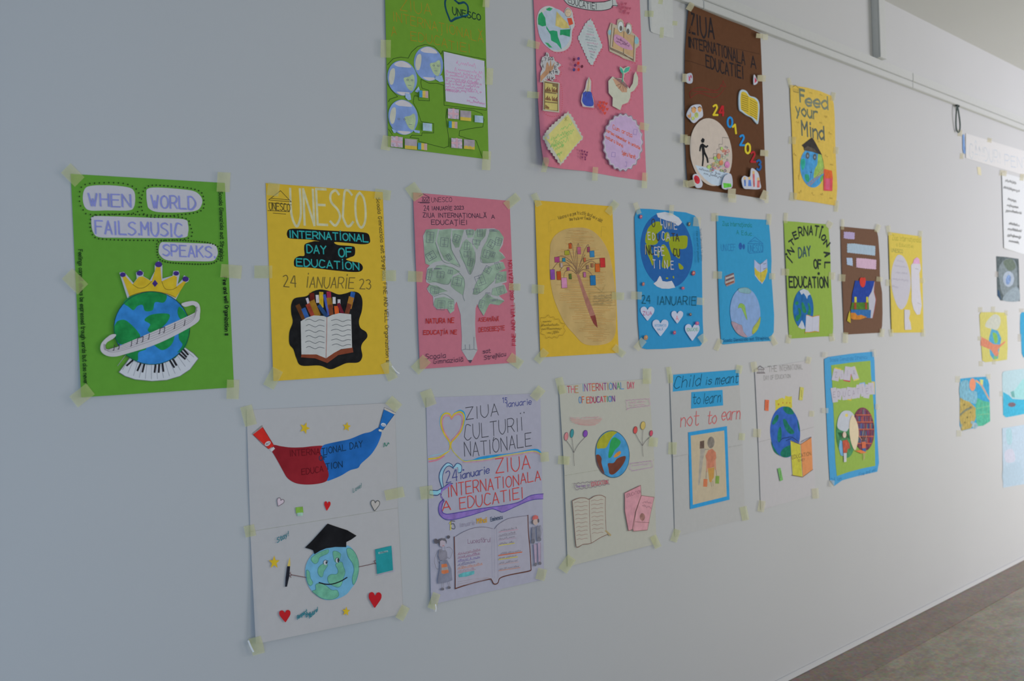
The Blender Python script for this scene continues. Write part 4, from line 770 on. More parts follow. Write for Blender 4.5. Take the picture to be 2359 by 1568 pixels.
p.fill('shelf_frame', [(196, 682), (315, 702), (314, 935), (192, 918)], (112, 94, 66), parent=sh); p.fill('shelf_back', [rect(203, 695, 306, 765, .17), rect(203, 780, 306, 850, .1), rect(203, 860, 306, 918, .1)], (172, 158, 96), parent=sh, mottle=.08)
bks_ = []
for r0 in (765, 840):
    for k in range(13): x = 206+k*7.8; h = 18+((k*37+r0) % 5)*5 if k < 6 or k > 6 else 0; y = r0+(x-203)*.13; bks_.append([(x, y), (x+6, y+1), (x+6, y-h), (x, y-h)])
for k in range(4): x = 206+k*8; bks_.append([(x, 912+k), (x+6, 912+k), (x+6, 880+k*6), (x, 880+k*6)])
p.fill('tiny_books', bks_, (96, 52, 44), parent=sh, mottle=.3)
ink = cut('inkwell_cutout', [(572, 645), (590, 680), (588, 770), (600, 800), (612, 850), (612, 905), (520, 895), (505, 850), (515, 790), (540, 745), (552, 680)], (162, 156, 160), label='cutout of a blue ink bottle with a quill')
p.fill('ink_bottle', [(525, 775), (585, 770), (600, 810), (608, 885), (545, 888), (515, 850), (520, 805)], (56, 72, 146), parent=ink, smooth=True, mottle=.12); p.fill('quill', [(572, 655), (584, 690), (575, 750), (560, 772), (548, 760), (558, 700)], (176, 164, 130), parent=ink, smooth=True); p.line('quill_line', [[(572, 660), (560, 770), (540, 810)], [(530, 775), (550, 765), (575, 772)]], (64, 62, 84), 4, parent=ink)
hd = cut('head_cutout', [(735, 680), (770, 642), (800, 655), (850, 660), (855, 610), (830, 580), (832, 556), (860, 575), (900, 556), (920, 565), (905, 600), (870, 620), (862, 670), (890, 715), (912, 745), (940, 700), (950, 630), (965, 600), (985, 650), (982, 710), (950, 760), (922, 775), (918, 820), (900, 860), (850, 880), (835, 925), (770, 890), (772, 820), (738, 780)], (168, 168, 152), label='cutout of a head with a sprouting plant')
p.fill('brain_soil', [(770, 660), (810, 665), (860, 700), (895, 735), (890, 775), (850, 775), (800, 720)], (166, 130, 106), parent=hd, mottle=.1); p.fill('soil_top', [(775, 648), (850, 668), (898, 720), (895, 745), (840, 700)], (120, 92, 92), parent=hd, mottle=.3, scale=200)
p.fill('leaf', [[(855, 622), (835, 598), (832, 562), (852, 578), (862, 605)], [(862, 605), (880, 570), (918, 560), (905, 595), (875, 612)]], (64, 148, 126), parent=hd, mottle=.1); p.line('roots', [[(858, 620), (850, 690), (832, 740)], [(850, 690), (862, 765)], [(845, 700), (800, 720)], [(850, 700), (885, 750)], [(840, 720), (820, 745)]], (112, 86, 72), 4, parent=hd)
p.fill('sprout_stem', [(854, 615), (862, 615), (856, 690), (848, 690)], (66, 132, 112), parent=hd)
d2 = cut('diamond_note', wobble([(395, 935), (430, 975), (525, 1160), (440, 1250), (335, 1390), (290, 1330), (168, 1160), (250, 1060)], 5, 16), (162, 160, 148), red=False, label='yellow diamond note with green writing')
p.fill('note_face', [(395, 960), (512, 1160), (335, 1365), (185, 1162)], (178, 170, 104), parent=d2, mottle=.05)
for k, (a, b) in enumerate((((335, 1095), (430, 1045)), ((250, 1180), (450, 1095)), ((250, 1215), (435, 1120)), ((270, 1240), (400, 1170)), ((245, 1240), (330, 1200)), ((285, 1265), (360, 1225)), ((300, 1310), (345, 1285)))): p.scr(a[0], a[1], b[0], b[1], 28, (122, 164, 92), 5, 3, parent=d2)
p.line('note_star', [[(365, 990), (390, 1012)], [(388, 985), (366, 1015)], [(377, 980), (378, 1018)]], (140, 140, 80), 4, parent=d2)
rd = cut('round_note', scallop(858, 1195, 166, 240, 22, .035), (166, 158, 168), red=False, label='lilac scalloped round note with red writing')
p.fill('note_face', scallop(858, 1195, 150, 222, 22, .03), (166, 142, 172), parent=rd, mottle=.06); p.line('note_outline', scallop(858, 1195, 162, 236, 22, .035), (84, 66, 86), 4, closed=True, parent=rd)
OW = (196, 84, 56)
p.text('Cum arata', [(772, 1082), (935, 1155)], 36, OW, 5, parent=rd, name='handwriting'); p.text('cartea oamenilor in unitate', [(718, 1105), (870, 1190), (1002, 1255)], 26, OW, 5, parent=rd, name='handwriting'); p.text('natura buna', [(712, 1160), (858, 1238)], 28, OW, 5, parent=rd, name='handwriting'); p.text('Spiru Haret', [(850, 1298), (962, 1335)], 34, OW, 5, parent=rd, name='handwriting')
p.line('note_squares', [quad(960, 1108, 28, 44, 10)+[quad(960, 1108, 28, 44, 10)[0]], quad(778, 1298, 30, 36, 5)+[quad(778, 1298, 30, 36, 5)[0]], quad(882, 1378, 14, 36, 5)], (134, 112, 156), 4, parent=rd)
p.fill('heart_row', [heart(x, y, 22, 24) for x, y in ((848, 38), (880, 32), (858, 62), (890, 70), (915, 72), (842, 72), (875, 92), (902, 112), (866, 108))], (150, 72, 90), mottle=.1)
for x, y, c in ((446, 500, (100, 40, 58)), (484, 492, (84, 56, 110)), (482, 530, (196, 52, 46)), (456, 548, (88, 44, 84)), (513, 558, (94, 40, 56)), (446, 586, (66, 56, 104)), (484, 584, (204, 58, 50))): p.fill('heart_sticker', ell(x, y, 11, 14, 10, 10), c, mottle=.25, scale=200)
p.fill('heart_row', [heart(x, y, 24, 26) for x, y in ((665, 862), (695, 862), (655, 885), (685, 888), (718, 872), (668, 908), (700, 902), (725, 918), (690, 928), (705, 952))], (206, 66, 56), mottle=.1)
p.fill('heart_row', [heart(x, y, 16, 20) for x, y in ((512, 1266), (534, 1274), (556, 1282), (518, 1296), (542, 1298), (516, 1322), (540, 1322), (552, 1304), (540, 1340))], (112, 52, 84), mottle=.1)
p.tape((105, 372, 105, 60, 15), (102, 796, 100, 54, 5), (1015, 578, 78, 56, 8), (1035, 1062, 80, 60, 12), (194, 1385, 46, 120, 4), (624, 1460, 46, 115, 3), (1040, 1515, 46, 130, 3))

# ---- brown poster
out = [(1587, 10), (1640, 28), (1700, 53), (1751.3, 76.5), (1754, 130), (1757, 210), (1760, 300), (1763, 390), (1766, 450), (1765, 458.6), (1700, 448), (1640, 440), (1590, 432), (1584, 428), (1581, 380), (1578, 310), (1577, 200), (1578, 120), (1583, 50)]
p = Poster('poster', 'tall brown poster with coloured foam numbers and a round drawing of a walking figure', 'poster',
    [(1585, 9), (1751.3, 76.5), (1764.8, 458.6), (1585, 431.6)], (1540, 0, 3.336), (84, 54, 34), ref=(160, 160, 158), outline=out, lift={'l': .026, 'n': 0.0, 'r': .002}, mottle=.05, thick=.0006)
BKK = (34, 28, 30)
p.text('ZIUA', [(160, 250), (355, 300)], 150, BKK, 19, h1=148); p.text('INTERNATIONALA', [(152, 358), (340, 410), (590, 500)], 76, BKK, 12, h1=96); p.text('A', [(634, 520), (676, 530)], 88, BKK, 13); p.text('EDUCATIEI', [(290, 512), (440, 568), (580, 608)], 90, BKK, 13, h1=95)
p.line('pencil_guides', [[(150, 300), (400, 345), (700, 415)], [(125, 465), (300, 515), (360, 530)]], (40, 26, 20), 2.5)
p.line('ribbon_sketch', [[(160, 715), (200, 680), (260, 672), (330, 692), (380, 690), (410, 650), (425, 620)], [(170, 752), (230, 715), (300, 735), (350, 750), (395, 725), (430, 680)], [(160, 715), (170, 752)], [(395, 655), (440, 665), (415, 620)], [(190, 700), (380, 710)]], (112, 36, 32), 5, smooth=True)
for i, (x, y, t, c) in enumerate(((362, 846, '2', (200, 172, 44)), (408, 852, '4', (164, 34, 40)), (473, 938, '0', (38, 124, 184)), (508, 990, '1', (200, 172, 44)), (568, 1078, '2', (38, 124, 184)), (610, 1140, '0', (204, 176, 48)), (652, 1206, '2', (156, 38, 44)), (697, 1268, '3', (32, 84, 140)))):
    s0 = p.level; h = 74; w_ = 34
    if t == '1': lines = [[(x-14, y-14), (x+4, y-34), (x+12, y+36)]]
    else: lines = [[(x-w_/2+px/6*w_, y+h/2-py/9*h) for px, py in st] for st in glyph(t)]
    # foam digit: a slab 2 mm thick built from its centre line
    segs = []
    for st in lines:
        for a, b in zip(st, st[1:]):
            d = math.dist(a, b) or 1; nx, ny = -(b[1]-a[1])/d*6.5, (b[0]-a[0])/d*7.5; ex, ey = (b[0]-a[0])/d*4, (b[1]-a[1])/d*4
            segs.append([(a[0]+nx-ex, a[1]+ny-ey), (b[0]+nx+ex, b[1]+ny+ey), (b[0]-nx+ex, b[1]-ny+ey), (a[0]-nx-ex, a[1]-ny-ey)])
    p.fill('foam_number', segs, c, thick=.002, mottle=.04, join=True, label={200: 'yellow foam number', 204: 'yellow foam number', 38: 'blue foam number', 32: 'blue foam number'}.get(c[0], 'red foam number')); p.level = s0+.0002
sv = p.level; p.level += .002
ob = p.fill('open_book_note', [(540, 760), (548, 705), (568, 688), (600, 700), (625, 735), (665, 748), (692, 775), (700, 830), (690, 945), (670, 940), (640, 905), (600, 885), (565, 860), (545, 840)], (158, 174, 182), smooth=True, thick=.0035, mottle=.02, label='yellow open book cutout standing proud')
p.fill('book_page', [(552, 765), (558, 712), (572, 702), (596, 712), (618, 742), (615, 885), (590, 868), (556, 838)], (180, 156, 50), parent=ob, mottle=.06); p.fill('book_page', [(618, 742), (660, 758), (686, 785), (690, 840), (682, 930), (650, 900), (615, 885)], (184, 160, 52), parent=ob, mottle=.06)
tl_ = []
for k in range(8): tl_.append([(562, 728+k*16), (612, 745+k*16)])
for k in range(8): tl_.append([(626, 765+k*17), (680, 795+k*17)])
p.line('book_lines', tl_, (92, 74, 28), 4, parent=ob); p.level = sv+.0004
rd = p.fill('round_drawing', ell(327, 1168, 160, 262, -8, 48), (176, 164, 152), thick=.0012, mottle=.04, label='round white drawing of a figure climbing')
p.fill('caption_area', [(205, 1268), (330, 1295), (478, 1335), (460, 1380), (425, 1410), (380, 1428), (330, 1415), (280, 1375), (235, 1325)], (166, 180, 196), parent=rd, mottle=.04)
p.scr(232, 1302, 402, 1345, 18, (60, 62, 72), 3.5, 5, parent=rd); p.scr(270, 1336, 410, 1368, 17, (60, 62, 72), 3.5, 4, parent=rd)
bf = [[(248, 1080), (262, 1058), (278, 1070), (274, 1095), (256, 1098)], [(245, 1110), (262, 1100), (278, 1112), (290, 1122), (300, 1112), (308, 1122), (290, 1138), (276, 1130), (282, 1165), (303, 1210), (308, 1250), (297, 1252), (290, 1215), (274, 1185), (272, 1230), (266, 1278), (255, 1275), (260, 1220), (258, 1170), (254, 1130), (245, 1165), (236, 1160), (238, 1130)]]
p.fill('walking_figure', bf, (24, 24, 26), parent=rd, mottle=.2, label='black walking figure')
st_ = [(310, 1250), (310, 1215), (345, 1215), (345, 1180), (372, 1180), (372, 1145), (388, 1145), (388, 1108), (415, 1108), (415, 1055), (462, 1060)]
p.line('stair_line', st_, (90, 86, 86), 3, parent=rd)
r_ = random.Random(5)
for i in range(46):
    x = r_.uniform(325, 480); y = r_.uniform(1290-(x-310)*1.35, 1305+(x-310)*.12)
    if (x-327)**2/150**2+(y-1168)**2/250**2 > .98: continue
    c = r_.choice(((196, 110, 76), (190, 110, 150), (150, 178, 90), (196, 178, 90), (128, 120, 118), (110, 108, 110), (90, 140, 176), (196, 90, 90), (130, 160, 130)))
    q = quad(x, y, r_.uniform(10, 24), r_.uniform(8, 22), r_.uniform(-30, 30)); p.line('doodle', q+[q[0]], c, 3.5, parent=rd)
p.fill('doodle_blob', [ell(387, 1200, 14, 22), ell(405, 1250, 16, 20)], (192, 118, 84), parent=rd, mottle=.3); p.fill('doodle_blob', ell(452, 1265, 19, 26), (186, 112, 150), parent=rd, mottle=.3); p.fill('doodle_blob', [ell(312, 1282, 14, 14), ell(360, 1215, 12, 14), ell(410, 1140, 10, 12)], (150, 184, 96), parent=rd, mottle=.3)
def sticker(poly, c=(172, 174, 182), label='small cutout sticker'):
    return p.fill('sticker', poly, c, smooth=True, thick=.002, mottle=.04, label=label)
s1 = sticker([(140, 880), (175, 815), (240, 802), (258, 830), (265, 890), (235, 915), (198, 945), (165, 920)], label='sticker of three round faces'); p.fill('face', [ell(195, 845, 17, 24), ell(240, 840, 15, 20), ell(160, 885, 14, 22)], (200, 140, 90), parent=s1, mottle=.2); p.fill('shirt', [ell(215, 885, 16, 22), ell(190, 910, 12, 14)], (160, 176, 100), parent=s1, mottle=.4); p.line('hair', [[(180, 830), (195, 820), (212, 832)], [(226, 826), (242, 818), (255, 830)]], (90, 60, 40), 6, parent=s1)
s2 = sticker([(140, 570), (175, 562), (186, 590), (182, 635), (150, 640), (132, 610)], label='pink and white sticker at left edge'); p.fill('pink_mark', ell(165, 600, 15, 26), (206, 84, 110), parent=s2, mottle=.3)
s3 = sticker([(658, 572), (685, 620), (680, 642), (655, 648)], label='pink and white triangular sticker'); p.fill('pink_mark', [(662, 590), (680, 622), (662, 640)], (196, 64, 90), parent=s3, mottle=.2)
s4 = sticker([(190, 1345), (225, 1338), (245, 1370), (262, 1410), (250, 1440), (215, 1440), (195, 1400)], label='sticker with a red flower'); p.fill('red_mark', ell(218, 1380, 22, 34, -20), (180, 40, 52), parent=s4, mottle=.4)
s5 = sticker([(415, 1400), (435, 1350), (482, 1340), (492, 1430), (455, 1455), (415, 1445)], label='sticker with green leaves'); p.fill('green_mark', [(420, 1405), (480, 1410), (485, 1435), (425, 1445)], (90, 186, 60), parent=s5, mottle=.4)
s6 = sticker([(565, 1370), (585, 1350), (625, 1360), (635, 1300), (652, 1294), (690, 1330), (705, 1400), (705, 1450), (620, 1452), (580, 1445), (565, 1400)], label='sticker of four small figures'); p.fill('figure', [[(580, 1375), (592, 1375), (596, 1430), (582, 1430)], [(615, 1380), (632, 1380), (638, 1430), (612, 1430)]], (80, 110, 170), parent=s6, mottle=.3); p.fill('figure', [[(645, 1315), (662, 1320), (664, 1435), (652, 1435)], [(682, 1385), (702, 1385), (700, 1440), (680, 1440)]], (178, 90, 90), parent=s6, mottle=.3); p.fill('face', [ell(585, 1370, 8, 12), ell(622, 1370, 9, 12), ell(654, 1325, 9, 13), ell(690, 1375, 9, 13)], (210, 160, 110), parent=s6)
TB = (205, 200, 170)
for q in ((167, 52, 44, 62, 30), (700, 275, 52, 36, 5), (124, 598, 34, 64, 3), (712, 598, 30, 44, 3), (715, 602, 64, 48, 3), (145, 1078, 40, 66, 3), (735, 1175, 60, 46, 3), (170, 1410, 72, 50, -15), (486, 1485, 60, 74, 3), (735, 1500, 46, 74, 25)): p.tape(q, alpha=.72, col=(170, 164, 135))
p.tape((118, 1065, 56, 66, 3), (745, 285, 40, 46, 3), (755, 1180, 26, 46, 3), (492, 1525, 60, 60, 3), (755, 1530, 30, 60, 3), (130, 1410, 36, 54, 3))

# ---- yellow Feed your Mind poster
out = [(1820, 195.8), (1860, 202), (1890, 210), (1916, 221), (1921, 240), (1923, 270), (1924, 320), (1926, 370), (1929, 430), (1927, 460), (1925, 473.6), (1880, 466), (1830, 459), (1829, 440), (1828, 400), (1826, 350), (1824, 290), (1821, 240)]
p = Poster('poster', 'yellow poster with grey words over a globe wearing a black graduation cap', 'poster',
    [(1819.7, 195.8), (1916.5, 222.5), (1924.4, 473.6), (1829.5, 458.8)], (1790, 180, 5.058), (192, 164, 76), ref=(166, 166, 164), outline=out, lift={'l': .006, 'n': 0.0, 'w': .0015}, mottle=.05)
GY_ = (104, 112, 92)
p.text('F', [(270, 270), (330, 285)], 140, GY_, 32); p.text('eed', [(335, 318), (600, 365)], 130, (112, 118, 100), 27, h1=150); p.text('your', [(222, 418), (480, 480)], 128, (96, 104, 86), 25); p.text('Mind', [(292, 660), (555, 722)], 165, (84, 92, 84), 27, h1=150)
p.line('temple_emblem', [[(180, 105), (215, 82), (250, 115)], [(185, 120), (190, 155), (250, 170), (250, 125)], [(200, 120), (202, 155)], [(218, 125), (220, 160)], [(235, 128), (236, 165)]], (120, 104, 60), 7)
r_ = random.Random(9)
for x, y in ((395, 175), (515, 200), (240, 520), (510, 520), (480, 740), (620, 650), (575, 900), (210, 900), (635, 1010), (270, 1325), (420, 1350), (520, 1360), (630, 1400), (570, 450)):
    p.scr(x-18, y+r_.uniform(-8, 8), x+18, y+8, 26, (150, 128, 66), 4, 1)
g = p.fill('globe', ell(408, 1045, 137, 230, -6, 40), (66, 136, 186), thick=.0003, mottle=.25, scale=40, label='smiling globe in blue and green')
for poly, c in (([(275, 960), (320, 940), (330, 1000), (310, 1060), (290, 1060)], (44, 148, 130)), ([(330, 1120), (370, 1130), (375, 1200), (350, 1205), (325, 1160)], (48, 140, 108)), ([(480, 880), (520, 900), (545, 1000), (545, 1100), (500, 1130), (430, 1160), (440, 1060), (470, 1000)], (136, 168, 84)), ([(510, 1150), (540, 1130), (525, 1200), (500, 1200)], (90, 156, 84))): p.fill('land', poly, c, smooth=True, parent=g, mottle=.2)
p.fill('eye', [ell(356, 902, 22, 38), ell(439, 918, 20, 36)], (80, 84, 82), parent=g); p.fill('pupil', [ell(358, 905, 8, 16), ell(440, 920, 8, 15)], (128, 140, 150), parent=g); p.line('mouth', [[(400, 1070), (398, 1100), (395, 1110)], [(385, 1095), (410, 1098)], [(395, 1110), (385, 1180)]], (50, 60, 74), 7, parent=g)
p.line('ladder', [[(355, 1230), (450, 1160), (545, 1040)], [(385, 1250), (490, 1150), (548, 1080)]]+[[(360+k*18, 1228-k*16), (388+k*17, 1248-k*17)] for k in range(11)], (150, 112, 100), 7, parent=g)
p.fill('graduation_cap', [(290, 782), (405, 692), (428, 715), (525, 895), (480, 880), (420, 860), (360, 848), (318, 836), (312, 805)], (54, 50, 48), mottle=.2, label='black graduation cap'); p.fill('cap_band', [(315, 820), (360, 790), (430, 820), (475, 870), (400, 855), (318, 840)], (80, 72, 62), mottle=.2)
p.line('tassel', [(520, 895), (540, 970), (550, 1050)], (96, 84, 52), 5); p.line('stick', [[(272, 940), (265, 1100), (255, 1180)], [(250, 1130), (262, 1185)]], (150, 128, 64), 5)
b = p.fill('red_book', [(545, 1055), (640, 1078), (650, 1155), (645, 1315), (545, 1310)], (190, 72, 80), mottle=.12, label='red book'); p.fill('book_top', [(550, 1058), (640, 1078), (642, 1165), (560, 1165)], (196, 92, 46), parent=b); p.fill('book_front', [(565, 1168), (618, 1172), (615, 1300), (568, 1295)], (188, 84, 110), parent=b)
p.tape((150, 55, 40, 120, -15), (655, 215, 52, 100, 10), (180, 725, 80, 86, 5), (688, 840, 60, 80, 5), (190, 1380, 80, 95, 10), (692, 1490, 50, 130, 5), col=(185, 180, 135))

# ================================================================ bottom row
# ---- white poster: paint tubes and globe with cap
p = Poster('poster', 'large white poster with red and blue paint tubes above a smiling globe in a cap', 'poster',
    [(568, 944), (909, 927.6), (928.3, 1413.3), (589, 1483)], (540, 910, 5.407), (152, 152, 158), ref=(148, 152, 160), lift={'b': .006, 'bl': .008, 'r': .003, 'w': .0015},
    sheets=[[(568, 944), (909, 927.6), (916.4, 1173), (576.9, 1227)], [(576.5, 1223), (916, 1169), (928.3, 1413.3), (589, 1483)]], mottle=.015)
p.line('painted_seam_shade', [(576.8, 1224), (746, 1197), (916, 1169.5)], (128, 130, 124), .9, crop=(0, 0, 1))  # painted stroke stands in for light and shade on the overlapping paper edge
rp = p.fill('red_paint', [(480, 620), (580, 635), (700, 650), (850, 648), (980, 634), (1100, 632), (1072, 690), (1080, 740), (1120, 830), (1160, 920), (1175, 1000), (1155, 1062), (1080, 1095), (950, 1112), (830, 1108), (740, 1085), (660, 1030), (610, 950), (550, 840), (490, 735), (470, 700)], (120, 26, 36), smooth=True, mottle=.25, scale=14, label='dark red paint spill')
bp_ = p.fill('blue_paint', [(1100, 632), (1150, 608), (1300, 575), (1440, 545), (1600, 480), (1700, 455), (1800, 400), (1830, 450), (1828, 500), (1780, 620), (1700, 740), (1580, 850), (1540, 905), (1440, 935), (1330, 1000), (1200, 1055), (1155, 1062), (1175, 1000), (1160, 920), (1120, 830), (1080, 740), (1072, 690)], (28, 88, 158), smooth=True, mottle=.22, scale=18, label='blue paint spill')
IK = (14, 46, 78)
p.text('INTERNA', [(690, 760), (1070, 738)], 76, (84, 12, 22), 9); p.text('TIONAL DAY', [(1090, 740), (1360, 690), (1600, 640)], 76, IK, 11); p.text('OF', [(1060, 812), (1160, 800)], 60, IK, 11)
p.text('EDUCA', [(840, 990), (1110, 950)], 70, (84, 12, 22), 9); p.text('TION', [(1140, 930), (1350, 892)], 74, IK, 11)
tb_ = p.fill('red_tube', [(232, 488), (350, 398), (495, 625), (430, 670)], (178, 38, 32), mottle=.1, label='red paint tube'); p.line('tube_end', [[(222, 485), (345, 378)], [(235, 470), (350, 385)]], (120, 112, 110), 9, parent=tb_); p.line('tube_outline', [[(232, 490), (345, 605), (425, 668)], [(352, 398), (490, 622)]], (100, 24, 30), 5, parent=tb_)
p.fill('tube_cap', [(440, 680), (485, 642), (506, 665), (468, 702)], (166, 166, 172), parent=tb_); p.fill('tube_label', ell(415, 602, 40, 26, -35), (174, 168, 176), parent=tb_); p.scr(392, 622, 440, 592, 18, (70, 50, 60), 4, 1, parent=tb_)
tb_ = p.fill('blue_tube', [(1864, 180), (1995, 240), (1855, 430), (1800, 402)], (30, 92, 160), mottle=.1, label='blue paint tube'); p.line('tube_end', [[(1870, 152), (2010, 220)], [(1868, 175), (2000, 240)]], (100, 98, 104), 6, parent=tb_); p.fill('tube_fold', [(1872, 155), (2008, 222), (1996, 240), (1866, 178)], (164, 160, 160), parent=tb_); p.line('tube_outline', [[(1862, 178), (1800, 402), (1850, 432), (1990, 242)]], (22, 50, 90), 5, parent=tb_)
p.fill('tube_label', ell(1858, 368, 32, 22, 15), (168, 174, 186), parent=tb_); p.scr(1836, 376, 1880, 382, 16, (40, 50, 90), 3.5, 1, parent=tb_); p.fill('tube_cap', ell(1815, 438, 20, 14, 20), (170, 168, 164), parent=tb_)
YS = (188, 152, 40)
for nm, q in (('star', star(876, 410, 78, .42, 20)), ('star', star(1400, 392, 62, .42, 8))): p.fill(nm, q, YS, mottle=.08, label='yellow star')
for x, y, w_, h_, rot, c, oc in ((566, 1335, 88, 100, 25, (172, 158, 172), (104, 96, 104)), (1156, 1380, 78, 116, 5, (166, 28, 32), None), (1752, 1375, 108, 128, 5, (160, 156, 156), (74, 76, 76))):
    h_o = p.fill('heart', heart(x, y, w_, h_, rot), c, smooth=True, mottle=.06, label='small heart')
    if oc: p.line('heart_outline', heart(x, y, w_, h_, rot), oc, 9, smooth=True, closed=True, parent=h_o)
gs = p.fill('green_square', quad(810, 1430, 92, 76, -6), (110, 150, 64), mottle=.15); p.fill('green_stain', quad(818, 1482, 70, 40, -5), (138, 170, 158), mottle=.3)
p.text('Love!', [(1480, 1212), (1585, 1145)], 52, (74, 112, 116), 6, name='handwriting'); p.scr(1862, 632, 1928, 606, 34, (40, 108, 92), 9, 1)
p.crop = (550, 1170, 4.48)
g = p.fill('globe', [(690, 710), (690, 610), (720, 530), (780, 460), (900, 405), (1030, 392), (1130, 388), (1195, 450), (1235, 540), (1240, 640), (1215, 750), (1160, 830), (1110, 890), (1020, 935), (920, 948), (840, 925), (770, 870), (720, 800)], (92, 144, 176), smooth=True, mottle=.16, scale=30, label='light blue globe with green land and a face')
for poly in ([(745, 525), (790, 480), (860, 445), (925, 428), (920, 465), (870, 490), (835, 510), (815, 560), (780, 572)], [(972, 450), (1010, 445), (1050, 470), (1050, 500), (1030, 550), (1000, 560), (980, 520)], [(820, 620), (850, 585), (890, 570), (918, 590), (880, 650), (865, 705), (840, 705), (818, 670)],
             [(1000, 580), (1060, 555), (1080, 600), (1098, 660), (1080, 720), (1060, 790), (1030, 815), (985, 805), (930, 770), (918, 715), (950, 685), (1010, 680), (1025, 640)], [(1115, 425), (1150, 415), (1200, 460), (1235, 550), (1235, 660), (1200, 770), (1180, 785), (1172, 720), (1190, 640), (1175, 570), (1130, 500)],
             [(795, 790), (840, 775), (900, 800), (960, 845), (1015, 848), (1030, 905), (960, 942), (860, 930), (790, 885), (760, 855), (795, 840)], [(700, 640), (730, 660), (740, 720), (765, 770), (740, 800), (712, 770), (700, 710)]):
    p.fill('land', poly, (92, 150, 130), smooth=True, mottle=.18, parent=g, label='green land'); p.line('land_outline', poly, (60, 110, 104), 4, smooth=True, closed=True, parent=g)
p.fill('eye', [ell(895, 562, 20, 26), ell(1018, 538, 17, 26)], (160, 166, 176), parent=g); p.fill('pupil', [ell(905, 562, 8, 14), ell(1027, 538, 9, 24)], (40, 44, 52), parent=g); p.line('eye_lines', [ell(895, 562, 21, 26, 0, 14, 150, 370), ell(1018, 538, 18, 27, 0, 14, 150, 370), [(905, 540), (925, 545)], [(1030, 525), (1046, 545)]], (40, 48, 56), 4, parent=g)
p.line('mouth', [(830, 768), (900, 785), (970, 782), (1050, 755), (1118, 715)], (20, 22, 26), 11, smooth=True, parent=g)
p.fill('graduation_cap', [(685, 408), (755, 340), (850, 235), (918, 160), (1010, 192), (1120, 228), (1216, 285), (1160, 325), (1110, 350), (1110, 402), (1000, 400), (900, 415), (840, 440), (782, 475), (768, 435), (735, 422)], (16, 16, 20), mottle=.4, scale=20, thick=.0003, label='black graduation cap')
p.line('arm', [[(695, 716), (620, 702), (545, 688)], [(548, 690), (525, 700), (540, 715)], [(545, 688), (528, 672), (535, 660)], [(1240, 606), (1330, 588), (1410, 568)], [(1410, 570), (1395, 548), (1412, 540)], [(1405, 572), (1420, 575)]], (92, 66, 70), 6)
pn = p.fill('pen', [(500, 600), (530, 600), (522, 700), (498, 810), (478, 812), (484, 720)], (22, 24, 34), mottle=.3, label='black and yellow pen'); p.fill('pen_tip', [(502, 598), (515, 545), (528, 505), (532, 560), (532, 598)], (176, 156, 84), parent=pn)
b = p.fill('teal_book', [(1408, 426), (1576, 388), (1592, 640), (1428, 680)], (32, 124, 134), mottle=.1, label='teal book'); p.fill('book_label', [(1440, 455), (1538, 436), (1542, 452), (1444, 474)], (130, 154, 160), parent=b); p.scr(1450, 468, 1536, 452, 14, (30, 80, 90), 4, 2, parent=b)
p.line('book_edge', [(1430, 692), (1606, 652), (1590, 405)], (150, 148, 170), 6)
p.fill('star', star(366, 560, 70, .42, 0), YS, mottle=.08, label='yellow star'); p.fill('star', star(1108, 1066, 50, .45, 5), YS, mottle=.08, label='yellow star')
p.fill('heart', heart(1406, 948, 132, 160, 2), (158, 26, 36), smooth=True, mottle=.05, label='large red heart'); p.fill('heart', heart(478, 1115, 116, 124, -4), (158, 28, 34), smooth=True, mottle=.05, label='red heart')
TE = (40, 104, 120)
p.text('Stay!', [(395, 360), (515, 285)], 48, TE, 7, name='handwriting'); p.text('Respect', [(605, 1150), (705, 1080)], 40, TE, 7, name='handwriting'); p.text('the', [(690, 1130), (740, 1095)], 34, TE, 7, name='handwriting'); p.text('Nature!', [(730, 1138), (815, 1060)], 40, TE, 7, name='handwriting')
p.tape((115, 235, 110, 118, -12), (1690, 1080, 90, 150, 28), (185, 1420, 130, 180, -15))
p.line('painted_tape_glint', [(100, 1370), (120, 1420), (150, 1480)], (205, 212, 216), 16, smooth=True)  # pale stroke paints a gloss highlight on the tape
p.crop = (540, 910, 5.407); p.tape((175, 255, 150, 250, -15), (1985, 110, 130, 170, -48), (1995, 1225, 240, 130, -12))

# ---- Ziua culturii nationale
p = Poster('poster', 'lilac-white poster with two large titles and a ribbon heart above a drawn open book', 'poster',
    [(981.7, 915.6), (1244.7, 905.7), (1253.5, 1334), (993.2, 1392)], (960, 880, 5.058), (146, 146, 164), ref=(151, 154, 160), lift={'r': .004, 'bl': .006, 'w': .001})
G1 = (60, 60, 70); BV = (62, 66, 124); RE = (186, 56, 50)
p.text('15', [(1002, 240), (1056, 245)], 60, BV, 9); p.text('ianuarie', [(1048, 290), (1338, 258)], 66, BV, 9, name='handwriting')
p.text('ZIUA', [(575, 438), (960, 382)], 138, G1, 9); p.text('CULȚURII', [(560, 680), (760, 640), (1000, 600), (1245, 560)], 175, G1, 9, h1=150); p.line('lettering', [[(1208, 360), (1210, 366)], [(1250, 350), (1252, 358)]], G1, 12)
p.text('NAȚIONALE', [(560, 868), (760, 850), (1050, 790), (1345, 742)], 165, G1, 9, h1=150)
hr = [(390, 735), (380, 690), (320, 600), (285, 500), (290, 410), (330, 365), (380, 370), (405, 410), (440, 370), (500, 345), (545, 375), (550, 450), (520, 560), (460, 640), (405, 700), (395, 760)]
p.line('heart_ribbon', [(x-14, y-10) for x, y in hr[:8]], (120, 170, 196), 12, smooth=True, alpha=.6); p.line('heart_ribbon', [(x+8, y-12) for x, y in hr[8:15]], (44, 136, 186), 24, smooth=True, label='blue ribbon')
